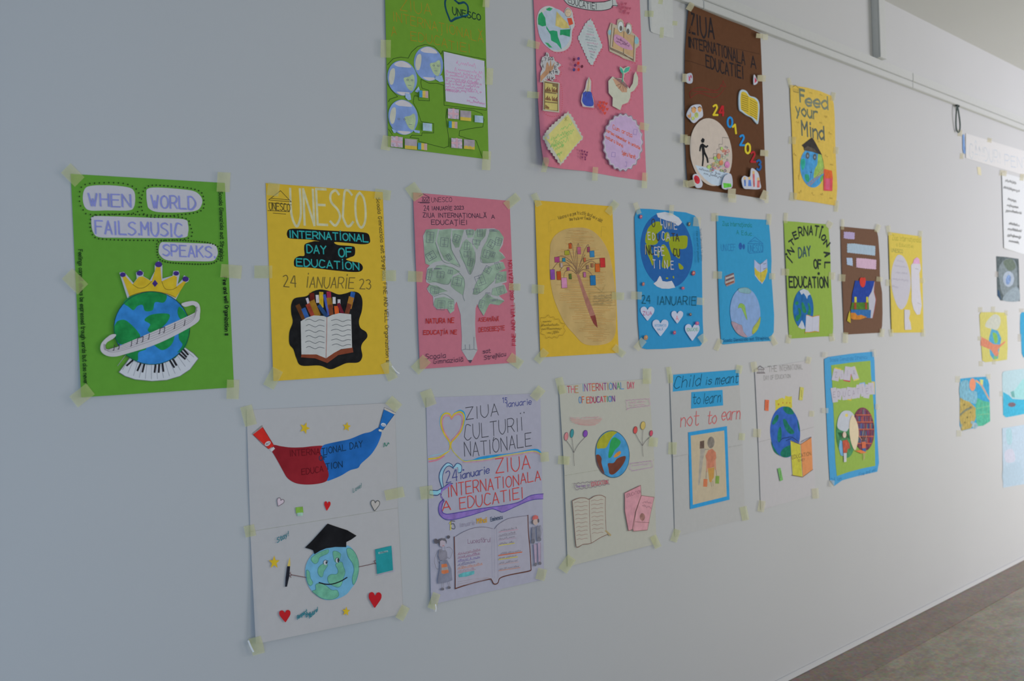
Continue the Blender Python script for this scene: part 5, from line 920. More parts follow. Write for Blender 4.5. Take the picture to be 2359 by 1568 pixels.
p.line('heart_ribbon', hr, (188, 158, 52), 20, smooth=True, label='yellow ribbon'); p.line('heart_ribbon', [(408+(x-408)*.86, 520+(y-520)*.86+4) for x, y in hr[1:15]], (178, 118, 134), 14, smooth=True, label='pink ribbon')
tail = [(395, 735), (430, 810), (540, 912), (640, 912), (800, 895), (980, 862), (1180, 830), (1360, 800), (1450, 835)]
p.line('ribbon_tail', [(x, y+18) for x, y in tail[2:]], (176, 140, 160), 16, smooth=True, alpha=.75); p.fill('blue_ribbon_tail', [(470, 850), (540, 905), (640, 905), (740, 870), (900, 845), (1100, 825), (1380, 775), (1450, 815), (1445, 828), (1350, 795), (1000, 850), (850, 885), (640, 915), (540, 920)], (40, 128, 182), smooth=True, mottle=.1)
p.line('ribbon_tail', [(x, y+2) for x, y in tail], (172, 164, 70), 10, smooth=True); p.line('ribbon_tail', [(390, 735), (380, 790), (320, 840), (250, 880), (140, 895)], (184, 156, 60), 18, smooth=True); p.line('ribbon_tail', [(320, 858), (240, 905), (145, 925)], (178, 110, 128), 18, smooth=True); p.line('ribbon_tail', [(380, 790), (300, 830), (150, 862)], (120, 176, 196), 7, smooth=True)
p.text('ZIUA', [(925, 1058), (1330, 1005)], 165, RE, 11, h1=150); p.text('INTERNATIONALA', [(365, 1340), (800, 1265), (1100, 1215), (1450, 1135)], 150, RE, 10, h1=110)
p.text('A', [(300, 1500), (405, 1480)], 110, RE, 11); p.text('EDUCATIEI', [(505, 1480), (900, 1415), (1250, 1350)], 130, RE, 10, h1=130)
p.text('24', [(345, 1175), (480, 1145)], 130, BV, 9); p.text('ianuarie', [(510, 1128), (850, 1060)], 82, BV, 9, name='handwriting'); p.fill('lettering_dots', ell(545, 1022, 9, 10), BV)
NV = (40, 60, 104)
p.fill('blue_ribbon', [(305, 1240), (262, 1110), (290, 1010), (350, 945), (410, 955), (425, 990), (470, 945), (520, 965), (522, 1030), (485, 1055), (480, 990), (430, 1005), (400, 985), (350, 985), (310, 1040), (300, 1140), (315, 1230)], (130, 170, 204), smooth=True, mottle=.1)
p.line('ribbon_outline', [[(300, 1250), (262, 1110), (290, 1010), (355, 942), (410, 960), (428, 992), (470, 945), (520, 970), (520, 1040), (488, 1055)], [(430, 1005), (385, 975), (340, 995), (305, 1070), (302, 1150), (315, 1240)], [(155, 1255), (240, 1262), (290, 1235), (320, 1220)], [(155, 1310), (240, 1318), (280, 1280), (295, 1240)], [(315, 1230), (365, 1185), (420, 1180)]], NV, 8, smooth=True)
p.fill('blue_ribbon_end', [(150, 1262), (240, 1268), (285, 1245), (280, 1285), (240, 1312), (150, 1305)], (120, 172, 198), mottle=.1)
p.fill('purple_ribbon', [(315, 1225), (380, 1180), (418, 1185), (345, 1240), (300, 1270), (285, 1320), (300, 1360), (325, 1380), (300, 1420), (290, 1480), (310, 1520), (360, 1535), (500, 1510), (760, 1470), (980, 1440), (1180, 1400), (1330, 1320), (1475, 1300), (1472, 1355), (1330, 1375), (1180, 1440), (1030, 1510), (960, 1500), (880, 1475), (740, 1520), (600, 1560), (420, 1600), (320, 1590), (262, 1540), (255, 1450), (280, 1390), (318, 1370), (285, 1345), (275, 1300), (290, 1250)], (120, 98, 164), mottle=.18, label='purple ribbon')
p.line('ribbon_outline', [[(325, 1380), (300, 1420), (290, 1490), (320, 1530), (400, 1532), (760, 1470), (980, 1440), (1180, 1400), (1330, 1320), (1475, 1300)], [(318, 1365), (275, 1400), (255, 1470), (268, 1540), (330, 1595), (420, 1602), (600, 1560), (760, 1510), (880, 1475), (960, 1500), (1010, 1512), (1150, 1450), (1330, 1375), (1472, 1358)]], (66, 58, 136), 8, smooth=True)
p.crop = (960, 1160, 6.03)
p.text('1', [(455, 360), (488, 362)], 110, (182, 170, 70), 18, slant=.1); p.text('5', [(480, 345), (540, 350)], 110, (74, 74, 84), 9)
p.text('Ianuarie', [(605, 325), (810, 290)], 60, (130, 122, 140), 5, name='handwriting'); p.text('Mihai', [(840, 272), (978, 255)], 66, (188, 136, 30), 12, name='handwriting'); p.text('Eminescu', [(1030, 245), (1195, 208)], 56, (44, 60, 84), 7, name='handwriting')
o = p.fill('open_book', [(520, 465), (640, 395), (780, 340), (920, 322), (1050, 345), (1085, 350), (1130, 290), (1250, 215), (1380, 185), (1545, 160), (1555, 400), (1575, 650), (1590, 910), (1440, 950), (1270, 985), (1180, 1020), (1140, 1080), (1095, 1115), (1050, 1090), (1020, 1048), (900, 1070), (720, 1120), (535, 1175)], (148, 146, 162), mottle=.03, label='drawn open book with brown cover edges')
BR = (86, 52, 44)
p.line('cover_edge', [[(522, 460), (528, 700), (535, 950), (535, 1178)], [(1545, 160), (1552, 400), (1575, 650), (1588, 905)], [(535, 1178), (720, 1118), (1000, 1048), (1040, 1060), (1065, 1105), (1095, 1115), (1130, 1095), (1160, 1030), (1300, 985), (1560, 935), (1588, 905)]], BR, 16, smooth=True, parent=o)
p.line('page_top', [[(540, 455), (640, 395), (780, 340), (920, 322), (1055, 345)], [(1085, 345), (1130, 290), (1250, 215), (1380, 185), (1540, 165)]], (104, 100, 116), 7, smooth=True, parent=o)
p.line('page_fold', [[(1048, 345), (1042, 700), (1050, 1020)], [(1075, 345), (1080, 700), (1080, 1030)], [(1105, 330), (1125, 700), (1130, 1030)]], (128, 128, 150), 4, parent=o)
p.text('Luceafărul', [(712, 550), (1028, 530)], 60, (116, 84, 110), 6, name='handwriting', parent=o)
for k, (x1, c) in enumerate(((885, (130, 84, 104)), (880, (128, 78, 112)), (880, (100, 84, 140)), (812, (92, 88, 128)), (915, (184, 112, 84)), (820, (150, 120, 130)))):
    y0 = 708+k*50; y1 = y0-(x1-570)*.19; p.scr(575, y0-8, x1, y1-8, 26, tuple(min(255, v+10) for v in c), 4, 6, parent=o); p.line('underline', [(570, y0), ((570+x1)/2, (y0+y1)/2+4), (x1, y1)], c, 5, parent=o)
p.fill('teal_highlight', [(580, 985), (650, 955), (800, 930), (800, 975), (690, 1010), (590, 1020)], (84, 150, 158), parent=o, mottle=.25)
for y0, x1, c, w_ in ((395, 1408, (176, 120, 140), 5), (455, 1385, (120, 116, 130), 5), (510, 1380, (160, 126, 150), 4), (580, 1360, (180, 168, 76), 10), (718, 1462, (196, 92, 62), 13), (775, 1402, (178, 166, 70), 11), (848, 1418, (176, 134, 130), 4), (930, 1436, (196, 116, 84), 6)):
    y1 = y0-(x1-1140)*.15; p.scr(1145, y0-10, x1-10, y1-12, 26, (120, 110, 120), 3.6, 6, parent=o); p.line('underline', [(1140, y0), (x1, y1)], c, w_, parent=o)
for k in range(3): p.line('page_lines', [(570, 1085+k*30), (800, 1045+k*28), (1010, 1020+k*8)], (150, 138, 146), 3, parent=o)
# girl
GRY = (92, 92, 104)
gd = p.fill('girl_drawing', ell(355, 545, 42, 58), (156, 146, 160), mottle=.05, label='pencil drawing of a girl in a folk skirt')
p.fill('hair', [[(300, 545), (298, 500), (340, 478), (395, 482), (418, 520), (415, 560), (400, 520), (350, 505), (325, 520), (322, 590)], ell(268, 520, 30, 36, -30), ell(440, 462, 24, 22, -30)], (84, 82, 92), parent=gd, mottle=.3)
p.fill('waistcoat', [(310, 640), (345, 630), (370, 660), (395, 640), (420, 670), (425, 760), (380, 790), (320, 780), (300, 720)], (118, 116, 130), parent=gd, mottle=.15)
p.fill('skirt', [(325, 790), (420, 780), (480, 900), (495, 1060), (440, 1085), (300, 1110), (290, 1060), (320, 900)], (110, 112, 130), parent=gd, mottle=.15); p.fill('skirt_bands', [[(342, 840), (415, 830), (430, 870), (345, 890)], [(342, 925), (440, 915), (445, 955), (380, 975), (345, 965)]], (196, 106, 74), parent=gd, mottle=.2)
p.fill('apron', [(345, 888), (428, 872), (440, 915), (345, 925)], (140, 134, 136), parent=gd)
p.line('figure_lines', [[(300, 650), (260, 720), (245, 800), (275, 900), (305, 905)], [(300, 720), (290, 790), (320, 830)], [(415, 610), (460, 605), (495, 650), (480, 720), (455, 760), (425, 740)], [(350, 590), (345, 632)], [(385, 590), (390, 632)], [(350, 1100), (350, 1170)], [(375, 1100), (372, 1170)], [(432, 1095), (440, 1150)], [(455, 1090), (460, 1150)]], GRY, 4, smooth=True, parent=gd); p.fill('shoes', [ell(358, 1185, 24, 18), ell(448, 1165, 24, 18)], (98, 96, 106), parent=gd, mottle=.3); p.line('lips', [(362, 582), (380, 582)], (180, 90, 90), 6, parent=gd)
bd = p.fill('boy_drawing', ell(1650, 250, 34, 44), (164, 146, 142), mottle=.05, label='pencil drawing of a boy in a red hat')
p.fill('hat', [(1605, 225), (1610, 180), (1645, 155), (1685, 170), (1690, 210), (1650, 215)], (172, 92, 92), parent=bd, mottle=.15); p.fill('hair', [ell(1606, 255, 10, 26), ell(1690, 235, 12, 28)], (80, 78, 86), parent=bd)
p.fill('jacket', [[(1605, 320), (1640, 330), (1640, 500), (1595, 500), (1600, 420)], [(1665, 320), (1715, 300), (1725, 400), (1715, 500), (1670, 490)]], (112, 112, 126), parent=bd, mottle=.2)
p.fill('gloves', [ell(1615, 520, 26, 36), ell(1700, 492, 30, 32)], (98, 98, 110), parent=bd, mottle=.2); p.fill('trousers', [[(1622, 560), (1665, 560), (1668, 820), (1640, 820)], [(1680, 545), (1722, 540), (1720, 800), (1692, 810)]], (150, 134, 156), parent=bd, mottle=.06)
p.line('figure_lines', [[(1605, 320), (1578, 380), (1600, 470)], [(1720, 300), (1742, 360), (1722, 460)], [(1622, 560), (1640, 820)], [(1722, 540), (1722, 800)], [(1668, 560), (1668, 820)], [(1640, 300), (1655, 330), (1680, 300)]], GRY, 4, parent=bd); p.fill('shoes', [ell(1650, 842, 18, 26, 20), ell(1712, 825, 20, 24, -20)], (100, 98, 108), parent=bd)
p.tape((1730, 980, 130, 160, 15), (240, 1350, 110, 230, 20)); p.line('painted_tape_glint', [(262, 1400), (270, 1450), (265, 1490)], (206, 212, 214), 22, smooth=True)  # tape sheen painted as a bright stroke
p.crop = (960, 880, 5.058); p.tape((135, 185, 140, 190, -20), (1410, 130, 110, 160, 40), (115, 1285, 150, 150, -8), (1490, 870, 100, 110, -5))

# ---- cream: The interntional day
p = Poster('poster', 'cream poster with rainbow capitals, balloons and a globe above two open books', 'poster',
    [(1287.6, 888), (1494.4, 872), (1512, 1252), (1308, 1304.7)], (1270, 850, 3.4087), (157, 157, 148), ref=(152, 154, 156), lift={'l': .003, 'n': 1, 'r': .003, 'b': .003},
    sheets=[[(1300, 1092), (1506.8, 1056), (1512, 1252), (1308, 1304.7)], [(1287.6, 888), (1494.4, 872), (1507.6, 1059.8), (1300.8, 1096)]], mottle=.015)
p.line('painted_seam_shade', [(1300.8, 1095), (1404, 1078), (1507, 1059)], (140, 140, 128), 1, crop=(0, 0, 1))  # edge shading of the paper overlap, painted as a thin line
RB = [(150, 40, 66), (190, 84, 44), (150, 110, 60), (116, 60, 128), (70, 120, 170), (70, 138, 90), (178, 60, 90)]
def rainbow(t, a, b, h, w_, seq, h1=None):
    tot = sum(adv(c) for c in t)-1.5; x = 0; k = 0
    for c in t:
        if c != ' ':
            f = x/tot; f2 = (x+adv(c)-1.5)/tot
            p.text(c, [(a[0]+(b[0]-a[0])*f, a[1]+(b[1]-a[1])*f), (a[0]+(b[0]-a[0])*f2, a[1]+(b[1]-a[1])*f2)], h+((h1 or h)-h)*f, RB[seq[k % len(seq)]], w_, jit=0); k += 1
        x += adv(c)
rainbow('THE', (126, 186), (215, 184), 52, 6, (0, 6, 2)); rainbow('INTERNTIONAL', (248, 174), (572, 154), 56, 6, (4, 3, 6, 1, 0, 6, 3, 2, 4, 3, 5, 4), 50); rainbow('DAY', (600, 152), (655, 150), 50, 5, (6,)); rainbow('OF', (220, 266), (262, 264), 48, 6, (4, 1)); rainbow('EDUCATION', (280, 266), (502, 252), 46, 6, (1, 6, 0, 3, 6, 1, 5, 4, 3), 42)
g = p.fill('globe', ell(481, 667, 132, 184, -5, 44), (62, 128, 172), mottle=.2, scale=35, label='coloured globe with green, olive and brown land')
for poly, c in (([(358, 620), (370, 560), (420, 505), (480, 485), (520, 492), (490, 520), (460, 560), (430, 615), (390, 622)], (142, 142, 44)), ([(465, 570), (490, 535), (520, 545), (545, 570), (530, 605), (500, 635), (470, 690), (448, 690), (455, 630)], (40, 134, 74)), ([(490, 690), (510, 660), (540, 642), (545, 662), (515, 688)], (176, 120, 52)),
    ([(445, 740), (490, 735), (520, 700), (580, 682), (578, 720), (540, 780), (490, 825), (458, 820), (450, 780)], (98, 54, 42)), ([(350, 680), (375, 672), (395, 700), (395, 740), (418, 820), (395, 810), (360, 750)], (98, 54, 42))): p.fill('land', poly, c, smooth=True, mottle=.12, parent=g)
p.line('globe_outline', ell(481, 667, 132, 184, -5, 44), (44, 80, 100), 4.5, closed=True, parent=g)
for x, y, sx, sy, c, e in ((118, 528, 15, 32, (180, 116, 120), (148, 600)), (163, 504, 13, 33, (56, 124, 130), (170, 600)), (268, 506, 17, 27, (110, 66, 146), (215, 590)), (661, 478, 15, 28, (176, 72, 70), (690, 560)), (721, 443, 18, 32, (176, 156, 92), (716, 540)), (785, 503, 12, 22, (176, 72, 92), (745, 560))):
    b = p.fill('balloon', ell(x, y, sx, sy, 8), c, mottle=.12, label='coloured balloon drawing'); p.line('balloon_outline', ell(x, y, sx, sy, 8), tuple(int(v*.6) for v in c), 3, closed=True, parent=b); base = (177, 655) if x < 400 else (717, 600); p.line('balloon_string', [(x, y+sy), e, base], (78, 72, 76), 3.2, smooth=True, parent=b)
p.line('string', [[(177, 655), (176, 700), (182, 758)], [(717, 600), (717, 640), (723, 685)]], (84, 78, 80), 3.2, smooth=True)
p.line('pink_lines', [[(150, 392), (270, 400), (400, 392)], [(155, 403), (270, 411), (392, 402)], [(165, 415), (280, 422), (385, 413)], [(185, 425), (290, 433), (370, 425)], [(215, 433), (290, 442), (350, 436)]], (186, 120, 124), 3); p.scr(148, 388, 398, 384, 14, (180, 140, 146), 2.6, 5)
p.line('cloud_outline', wobble([(592, 245), (770, 232), (776, 285), (615, 305), (598, 322)], 3, 14), (170, 130, 160), 3, closed=True, smooth=True); p.scr(615, 270, 750, 258, 14, (176, 140, 160), 2.4, 4); p.scr(615, 290, 740, 280, 12, (176, 140, 160), 2.2, 3)
p.line('cloud_outline', wobble([(618, 740), (790, 720), (795, 770), (640, 798), (620, 780)], 2, 14), (164, 128, 166), 3, closed=True, smooth=True); p.scr(640, 762, 770, 745, 12, (168, 136, 168), 2.2, 4)
p.line('cloud_outline', wobble([(180, 900), (300, 885), (445, 870), (455, 900), (330, 925), (190, 945)], 5, 16), (110, 96, 110), 3, closed=True, smooth=True); p.text('The key is', [(192, 932), (300, 918)], 20, (116, 84, 140), 3); p.text('EDUCATION', [(316, 918), (446, 898)], 28, (170, 66, 88), 4)
o = p.fill('open_book', [(165, 1035), (220, 1010), (270, 1010), (298, 1020), (340, 995), (390, 988), (428, 1005), (425, 1090), (430, 1270), (440, 1300), (380, 1325), (315, 1366), (250, 1375), (198, 1395), (185, 1280), (175, 1150)], (160, 157, 146), mottle=.03, label='drawn open book with wavy lines')
p.line('book_outline', [[(168, 1032), (220, 1012), (270, 1012), (298, 1022), (340, 997), (390, 990), (426, 1006)], [(165, 1035), (175, 1150), (185, 1280), (198, 1395), (250, 1375), (312, 1366), (380, 1325), (445, 1295)], [(298, 1022), (300, 1150), (306, 1280), (314, 1366)], [(426, 1006), (424, 1090), (430, 1265)]], (112, 82, 74), 5, smooth=True, parent=o)
wl = []
for k in range(10): y = 1045+k*32; wl.append([(182+k*2, y+5), (205+k*2, y-3), (235, y+2), (262+k, y-6), (284, y-4)])
for k in range(9): y = 1030+k*32; wl.append([(312+k, y+5), (338, y-4), (362, y+1), (388, y-7), (408, y-5)])
p.line('wavy_lines', wl, (132, 98, 90), 3, smooth=True, parent=o); p.fill('pencil', [(418, 1268), (432, 1264), (472, 1300), (465, 1312)], (150, 132, 96))
b1 = p.fill('pink_book', [(575, 972), (702, 912), (706, 990), (660, 1120), (635, 1255), (608, 1268), (580, 1115)], (178, 128, 138), mottle=.1, label='pink book'); p.text('EDUCATION', [(592, 1006), (704, 970)], 24, (130, 86, 96), 3.5, parent=b1); p.line('book_outline', [(578, 972), (702, 912), (706, 990), (660, 1120), (635, 1262), (604, 1268), (578, 1115), (578, 972)], (112, 78, 74), 4, parent=b1)
b2 = p.fill('pink_book', [(708, 992), (808, 1005), (785, 1110), (755, 1262), (645, 1272), (640, 1250), (665, 1120)], (180, 132, 140), mottle=.1, label='pink book with a tree'); p.line('book_outline', [[(708, 992), (808, 1005), (785, 1110), (755, 1262), (645, 1272), (665, 1120), (708, 992)], [(660, 1198), (770, 1205)], [(715, 1195), (718, 1160)]], (116, 84, 80), 3.5, parent=b2); p.fill('tree', ell(715, 1160, 20, 30), (134, 98, 92), parent=b2, mottle=.3); p.scr(715, 1045, 790, 1056, 16, (136, 94, 104), 3, 1, parent=b2); p.scr(712, 1075, 782, 1086, 16, (136, 94, 104), 3, 1, parent=b2)
p.tape((75, 130, 60, 130, -15), (752, 55, 66, 120, 0), (98, 715, 90, 66, 5), (802, 572, 70, 72, 5), (125, 1530, 80, 130, 35), (820, 1355, 55, 100, -25))

# ---- Child is meant to learn
p = Poster('poster', 'white poster with cursive words on blue strips over a framed picture of a child', 'poster',
    [(1542.8, 862), (1702, 851.4), (1716.9, 1194.3), (1554.8, 1235.8)], (1520, 830, 3.733), (155, 155, 152), ref=(154, 155, 154), lift={'l': .002, 'n': 1, 'r': .002}, mottle=.015,
    sheets=[[(1550, 1050), (1710.5, 1022), (1716.9, 1194.3), (1554.8, 1235.8)], [(1542.8, 862), (1702, 851.4), (1710.8, 1026), (1550.2, 1054)]])
for poly, t, a, b, h in (([(115, 122), (660, 80), (682, 82), (680, 212), (112, 268)], None, 0, 0, 0), ([(272, 272), (540, 253), (545, 386), (270, 414)], None, 0, 0, 0)):
    p.fill('blue_strip', poly, (46, 132, 174), thick=.0006, mottle=.03, label='blue paper strip')
p.line('painted_seam_shade', [(1550.2, 1052), (1630, 1038), (1710.6, 1024)], (142, 142, 138), .9, crop=(0, 0, 1))  # thin painted line for the shading where the sheets overlap
CI = (18, 56, 74)
p.text('Child', [(120, 238), (350, 218)], 100, CI, 6, slant=.2, name='handwriting'); p.text('is', [(392, 208), (446, 204)], 66, CI, 6, slant=.2, name='handwriting'); p.text('meant', [(478, 208), (668, 190)], 84, CI, 6, slant=.2, name='handwriting')
p.text('to', [(282, 376), (350, 370)], 84, CI, 6, slant=.1, name='handwriting'); p.text('learn', [(372, 374), (524, 356)], 90, CI, 6, slant=.15, name='handwriting')
RC = (196, 84, 84)
p.text('not', [(180, 574), (330, 558)], 120, RC, 7, slant=.1, name='handwriting'); p.text('to', [(408, 548), (488, 540)], 106, RC, 7, slant=.15, name='handwriting'); p.text('earn', [(534, 515), (692, 506)], 108, RC, 7, slant=.12, name='handwriting')
f = p.fill('blue_frame', [(246, 618), (578, 565), (600, 1196), (262, 1278)], (44, 130, 178), thick=.0007, mottle=.05, label='blue paper frame')
pc = p.fill('picture', [(266, 646), (554, 602), (576, 1168), (284, 1240)], (164, 152, 128), parent=f, mottle=.04, label='tan picture of a child from behind')
p.fill('pencil_shadow', [(348, 760), (395, 755), (372, 850), (358, 960), (340, 1075), (330, 1070), (336, 950)], (142, 136, 126), parent=f, mottle=.15); p.fill('pencil_top', [(345, 695), (382, 688), (382, 755), (343, 758)], (92, 76, 66), parent=f, mottle=.2)
p.fill('head', ell(440, 705, 30, 50, 4), (110, 104, 96), parent=f, mottle=.25); p.fill('shirt', [(392, 820), (415, 772), (450, 758), (482, 790), (486, 840), (470, 860), (470, 915), (410, 930), (402, 860)], (168, 108, 84), parent=f, mottle=.12)
p.fill('trousers', [[(412, 925), (440, 925), (448, 1045), (428, 1045)], [(440, 925), (470, 918), (465, 1005), (448, 1030)]], (168, 126, 66), parent=f, mottle=.12); p.fill('arm', [[(400, 860), (412, 865), (408, 960), (400, 960)], [(470, 855), (482, 850), (484, 940), (474, 940)]], (170, 120, 100), parent=f)
p.fill('bucket', quad(392, 1052, 34, 66, 3), (176, 104, 70), parent=f, mottle=.15); p.fill('bucket', quad(495, 1025, 32, 66, 3), (112, 138, 64), parent=f, mottle=.15); p.line('bucket_handles', [[(398, 1020), (400, 955)], [(490, 990), (482, 940)], [(390, 765), (420, 762)], [(440, 1045), (446, 1085)], [(456, 1035), (460, 1080)]], (110, 96, 92), 3.5, parent=f)
p.tape((85, 125, 44, 140, -8), (682, 75, 54, 72, 10), (110, 755, 72, 105, 3), (706, 655, 52, 60, 5), (135, 1505, 60, 110, 20), (728, 1315, 62, 120, -12))

# ---- white: The international day (globe, books)
p = Poster('poster', 'white poster with faint capitals, dark blue globe and a lime and orange book', 'poster',
    [(1738.9, 850.7), (1867.5, 828.3), (1878, 1138.5), (1753, 1174)], (1720, 820, 4.238), (174, 171, 168), ref=(166, 166, 162), lift={'l': .004, 'n': 0.0, 'r': .002}, mottle=.015,
    sheets=[[(1747, 1016), (1874.5, 982), (1878, 1138.5), (1753, 1174)], [(1738.9, 850.7), (1867.5, 828.3), (1874.8, 986), (1747.2, 1020)]])
p.line('painted_seam_shade', [(1747.5, 1018), (1811, 1001), (1874.6, 983)], (148, 144, 140), 1, crop=(0, 0, 1))  # shading of the overlapping sheet edge, put in as a coloured stroke
FG = (126, 124, 118)
p.text('THE', [(216, 156), (298, 150)], 56, FG, 6); p.text('INTERNATIONAL', [(322, 146), (548, 126)], 54, FG, 5, h1=46); p.text('DAY OF EDUCATION', [(168, 236), (430, 210)], 44, FG, 4.5, h1=34)
p.line('temple_emblem', [[(100, 125), (135, 95), (172, 125)], [(104, 128), (172, 130)], [(100, 160), (176, 158)], [(100, 168), (180, 166)], [(112, 158), (115, 132)], [(130, 158), (130, 132)], [(146, 158), (148, 132)], [(162, 158), (163, 132)]], (104, 96, 96), 6)
c = p.fill('crown', wobble([(278, 425), (300, 430), (318, 415), (348, 405), (372, 420), (378, 385), (410, 395), (442, 392), (444, 505), (360, 500), (284, 535)], 1, 20), (186, 176, 64), mottle=.08, label='yellow crown'); p.fill('crown_marks', [heart(312, 472, 16, 22), heart(354, 458, 12, 18), heart(392, 458, 12, 16), heart(422, 458, 12, 16)], (168, 116, 50), parent=c)
g = p.fill('globe', ell(377, 740, 146, 250, -3, 44), (48, 88, 160), thick=.0008, mottle=.2, scale=35, label='dark blue painted globe')
for poly in ([(355, 505), (400, 492), (440, 515), (462, 560), (420, 568), (380, 550)], [(262, 620), (290, 575), (312, 580), (305, 625), (270, 665), (248, 660)], [(355, 620), (380, 618), (420, 680), (465, 740), (440, 762), (400, 740), (370, 690)], [(310, 720), (330, 690), (342, 740), (335, 820), (312, 840), (300, 800)], [(330, 950), (360, 900), (430, 865), (480, 850), (450, 950), (400, 985), (350, 982)], [(238, 830), (262, 880), (300, 945), (330, 975), (270, 930)], [(495, 620), (515, 680), (518, 740), (505, 700)]): p.fill('land', poly, (22, 104, 82), smooth=True, parent=g, mottle=.3)
p.line('face_lines', [[(320, 840), (350, 805), (400, 795)], [(380, 800), (440, 790), (505, 835)], [(385, 825), (440, 800)]], (28, 44, 84), 6, smooth=True, parent=g)
b1 = p.fill('open_book', [(428, 822), (520, 858), (632, 790), (640, 950), (645, 1105), (548, 1178), (450, 1160), (438, 1000)], (196, 194, 196), thick=.0008, mottle=.03, label='lime and orange open book'); p.fill('lime_cover', [(428, 822), (524, 860), (545, 1178), (450, 1160), (438, 1000)], (180, 174, 62), parent=b1, mottle=.1); p.fill('orange_cover', [(526, 858), (632, 790), (640, 950), (645, 1105), (548, 1178)], (226, 132, 82), parent=b1, mottle=.06)
p.text('EDUCATION', [(442, 1004), (630, 966)], 34, (110, 84, 50), 5, parent=b1); p.text('IS KEY', [(500, 1032), (570, 1020)], 22, (120, 90, 60), 4.5, parent=b1); p.line('book_edges', [[(528, 858), (548, 1175)], [(432, 828), (526, 862), (632, 792)], [(440, 1162), (548, 1180), (648, 1106)]], (92, 66, 50), 5, parent=b1); p.line('page_lines', [[(530, 840), (570, 815), (630, 788)], [(540, 830), (600, 800)], [(470, 820), (520, 850)]], (120, 110, 120), 4)
for poly, c_ in (([(182, 425), (220, 428), (214, 536), (178, 530)], (222, 104, 70)), ([(524, 300), (560, 308), (546, 432), (512, 428)], (182, 176, 90)), ([(303, 1098), (332, 1090), (356, 1208), (328, 1220)], (110, 166, 92))):
    n_ = p.fill('sticky_note', poly, c_, mottle=.06, thick=.0005, label='small coloured paper strip'); cx = sum(q[0] for q in poly)/4; cy = sum(q[1] for q in poly)/4; p.line('scribble', [(cx-3+(k % 2)*8, cy-36+k*10) for k in range(8)], tuple(int(v*.6) for v in c_), 4, parent=n_)
p.tape((75, 105, 60, 100, -10), (605, 40, 50, 66, 15), (102, 750, 76, 82, 5), (636, 562, 50, 56, 5), (145, 1465, 66, 110, 10), (672, 1340, 66, 100, -5))

# ---- blue and green layered poster
out = [(1908.5, 822), (1960, 814.5), (2012.5, 809.5), (2014.5, 830), (2016, 870), (2018, 930), (2020, 980), (2023.5, 1040), (2025, 1065), (2021, 1086), (1980, 1095), (1940, 1106), (1922, 1119), (1912, 1106), (1909, 1060), (1906, 1000), (1903, 930), (1900, 870), (1899, 827)]
p = Poster('poster', 'blue-bordered green poster with two round pictures and crooked white letter tiles', 'poster',
    [(1899, 824), (2013, 809.5), (2022, 1086), (1912, 1118.8)], (1880, 800, 4.7515), (72, 148, 190), ref=(172, 172, 168), outline=out, lift={'l': .005, 'n': 0.0, 'r': .003})
BI = (44, 108, 156)
p.text('Scoala Gimnaziala Strejnicu', [(150, 155), (350, 142), (560, 120)], 38, BI, 4.5, name='handwriting'); p.text('24 Ian', [(165, 1470), (280, 1450)], 38, BI, 5, name='handwriting'); p.text('Fine and well', [(470, 1410), (660, 1350)], 34, BI, 4.5, name='handwriting')
gp = p.fill('green_sheet', [(165, 195), (380, 165), (595, 145), (602, 300), (620, 500), (635, 700), (640, 900), (645, 1100), (648, 1295), (500, 1325), (350, 1365), (228, 1408), (212, 1250), (205, 1100), (200, 900), (192, 700), (180, 450)], (138, 166, 74), thick=.0012, mottle=.04, label='light green inner sheet')
for i, (x, y, w_, h_, a, e, t) in enumerate(((220, 300, 76, 130, 12, (196, 176, 60), 'Z'), (345, 285, 74, 150, 8, (186, 60, 70), 'I'), (280, 300, 50, 100, -8, None, 'i'), (415, 280, 64, 140, -20, (196, 186, 100), 'A'), (200, 520, 60, 160, -8, None, 'E'), (250, 510, 66, 120, 10, None, 'D'), (310, 510, 56, 130, -6, (188, 60, 66), 'U'), (362, 500, 62, 130, 8, (196, 176, 60), 'C'), (412, 500, 60, 120, -10, None, 'A'), (460, 480, 62, 140, 12, (186, 64, 76), 'T'), (510, 465, 60, 140, -12, (120, 160, 200), 'I'), (560, 480, 64, 150, 10, None, 'E'), (605, 450, 62, 130, -4, (206, 176, 50), 'I'))):
    if e: p.fill('tile_edge', quad(x+6, y+8 if i % 2 else y-6, w_, h_+10, a+3), e, parent=gp, thick=.0008, mottle=.1)
    tl = p.fill('letter_tile', quad(x, y, w_, h_, a), (178, 174, 180), thick=.001, mottle=.03, label='white letter tile'); p.text(t, [(x-12, y+28), (x+14, y+24)], 58, (124, 110, 124), 4, parent=tl); p.level -= .0008
p.level += .001
ps = p.fill('park_picture', ell(325, 950, 105, 258, -3, 40), (70, 130, 84), thick=.001, mottle=.3, scale=40, label='round picture of a child outdoors'); p.fill('sky', [(232, 860), (245, 770), (285, 705), (340, 690), (385, 705), (430, 770), (420, 860), (360, 885), (330, 920), (260, 900)], (178, 182, 186), smooth=True, parent=ps, mottle=.04); p.fill('sun', ell(334, 742, 16, 18), (206, 186, 96), parent=ps); p.fill('water', [(262, 1010), (290, 1030), (300, 1190), (270, 1180), (248, 1100)], (110, 160, 190), parent=ps, mottle=.1)
p.fill('dark_trees', [(235, 930), (330, 930), (380, 980), (400, 1080), (380, 1010), (300, 960), (260, 990)], (40, 96, 60), parent=ps, mottle=.3)
ls = p.fill('library_picture', ell(520, 895, 118, 238, -3, 40), (112, 60, 74), thick=.001, mottle=.4, scale=60, label='round picture of a child at bookshelves')
def inside(x, y): return ((x-520)/112)**2+((y-895)/230)**2 < .93
rr = random.Random(11)
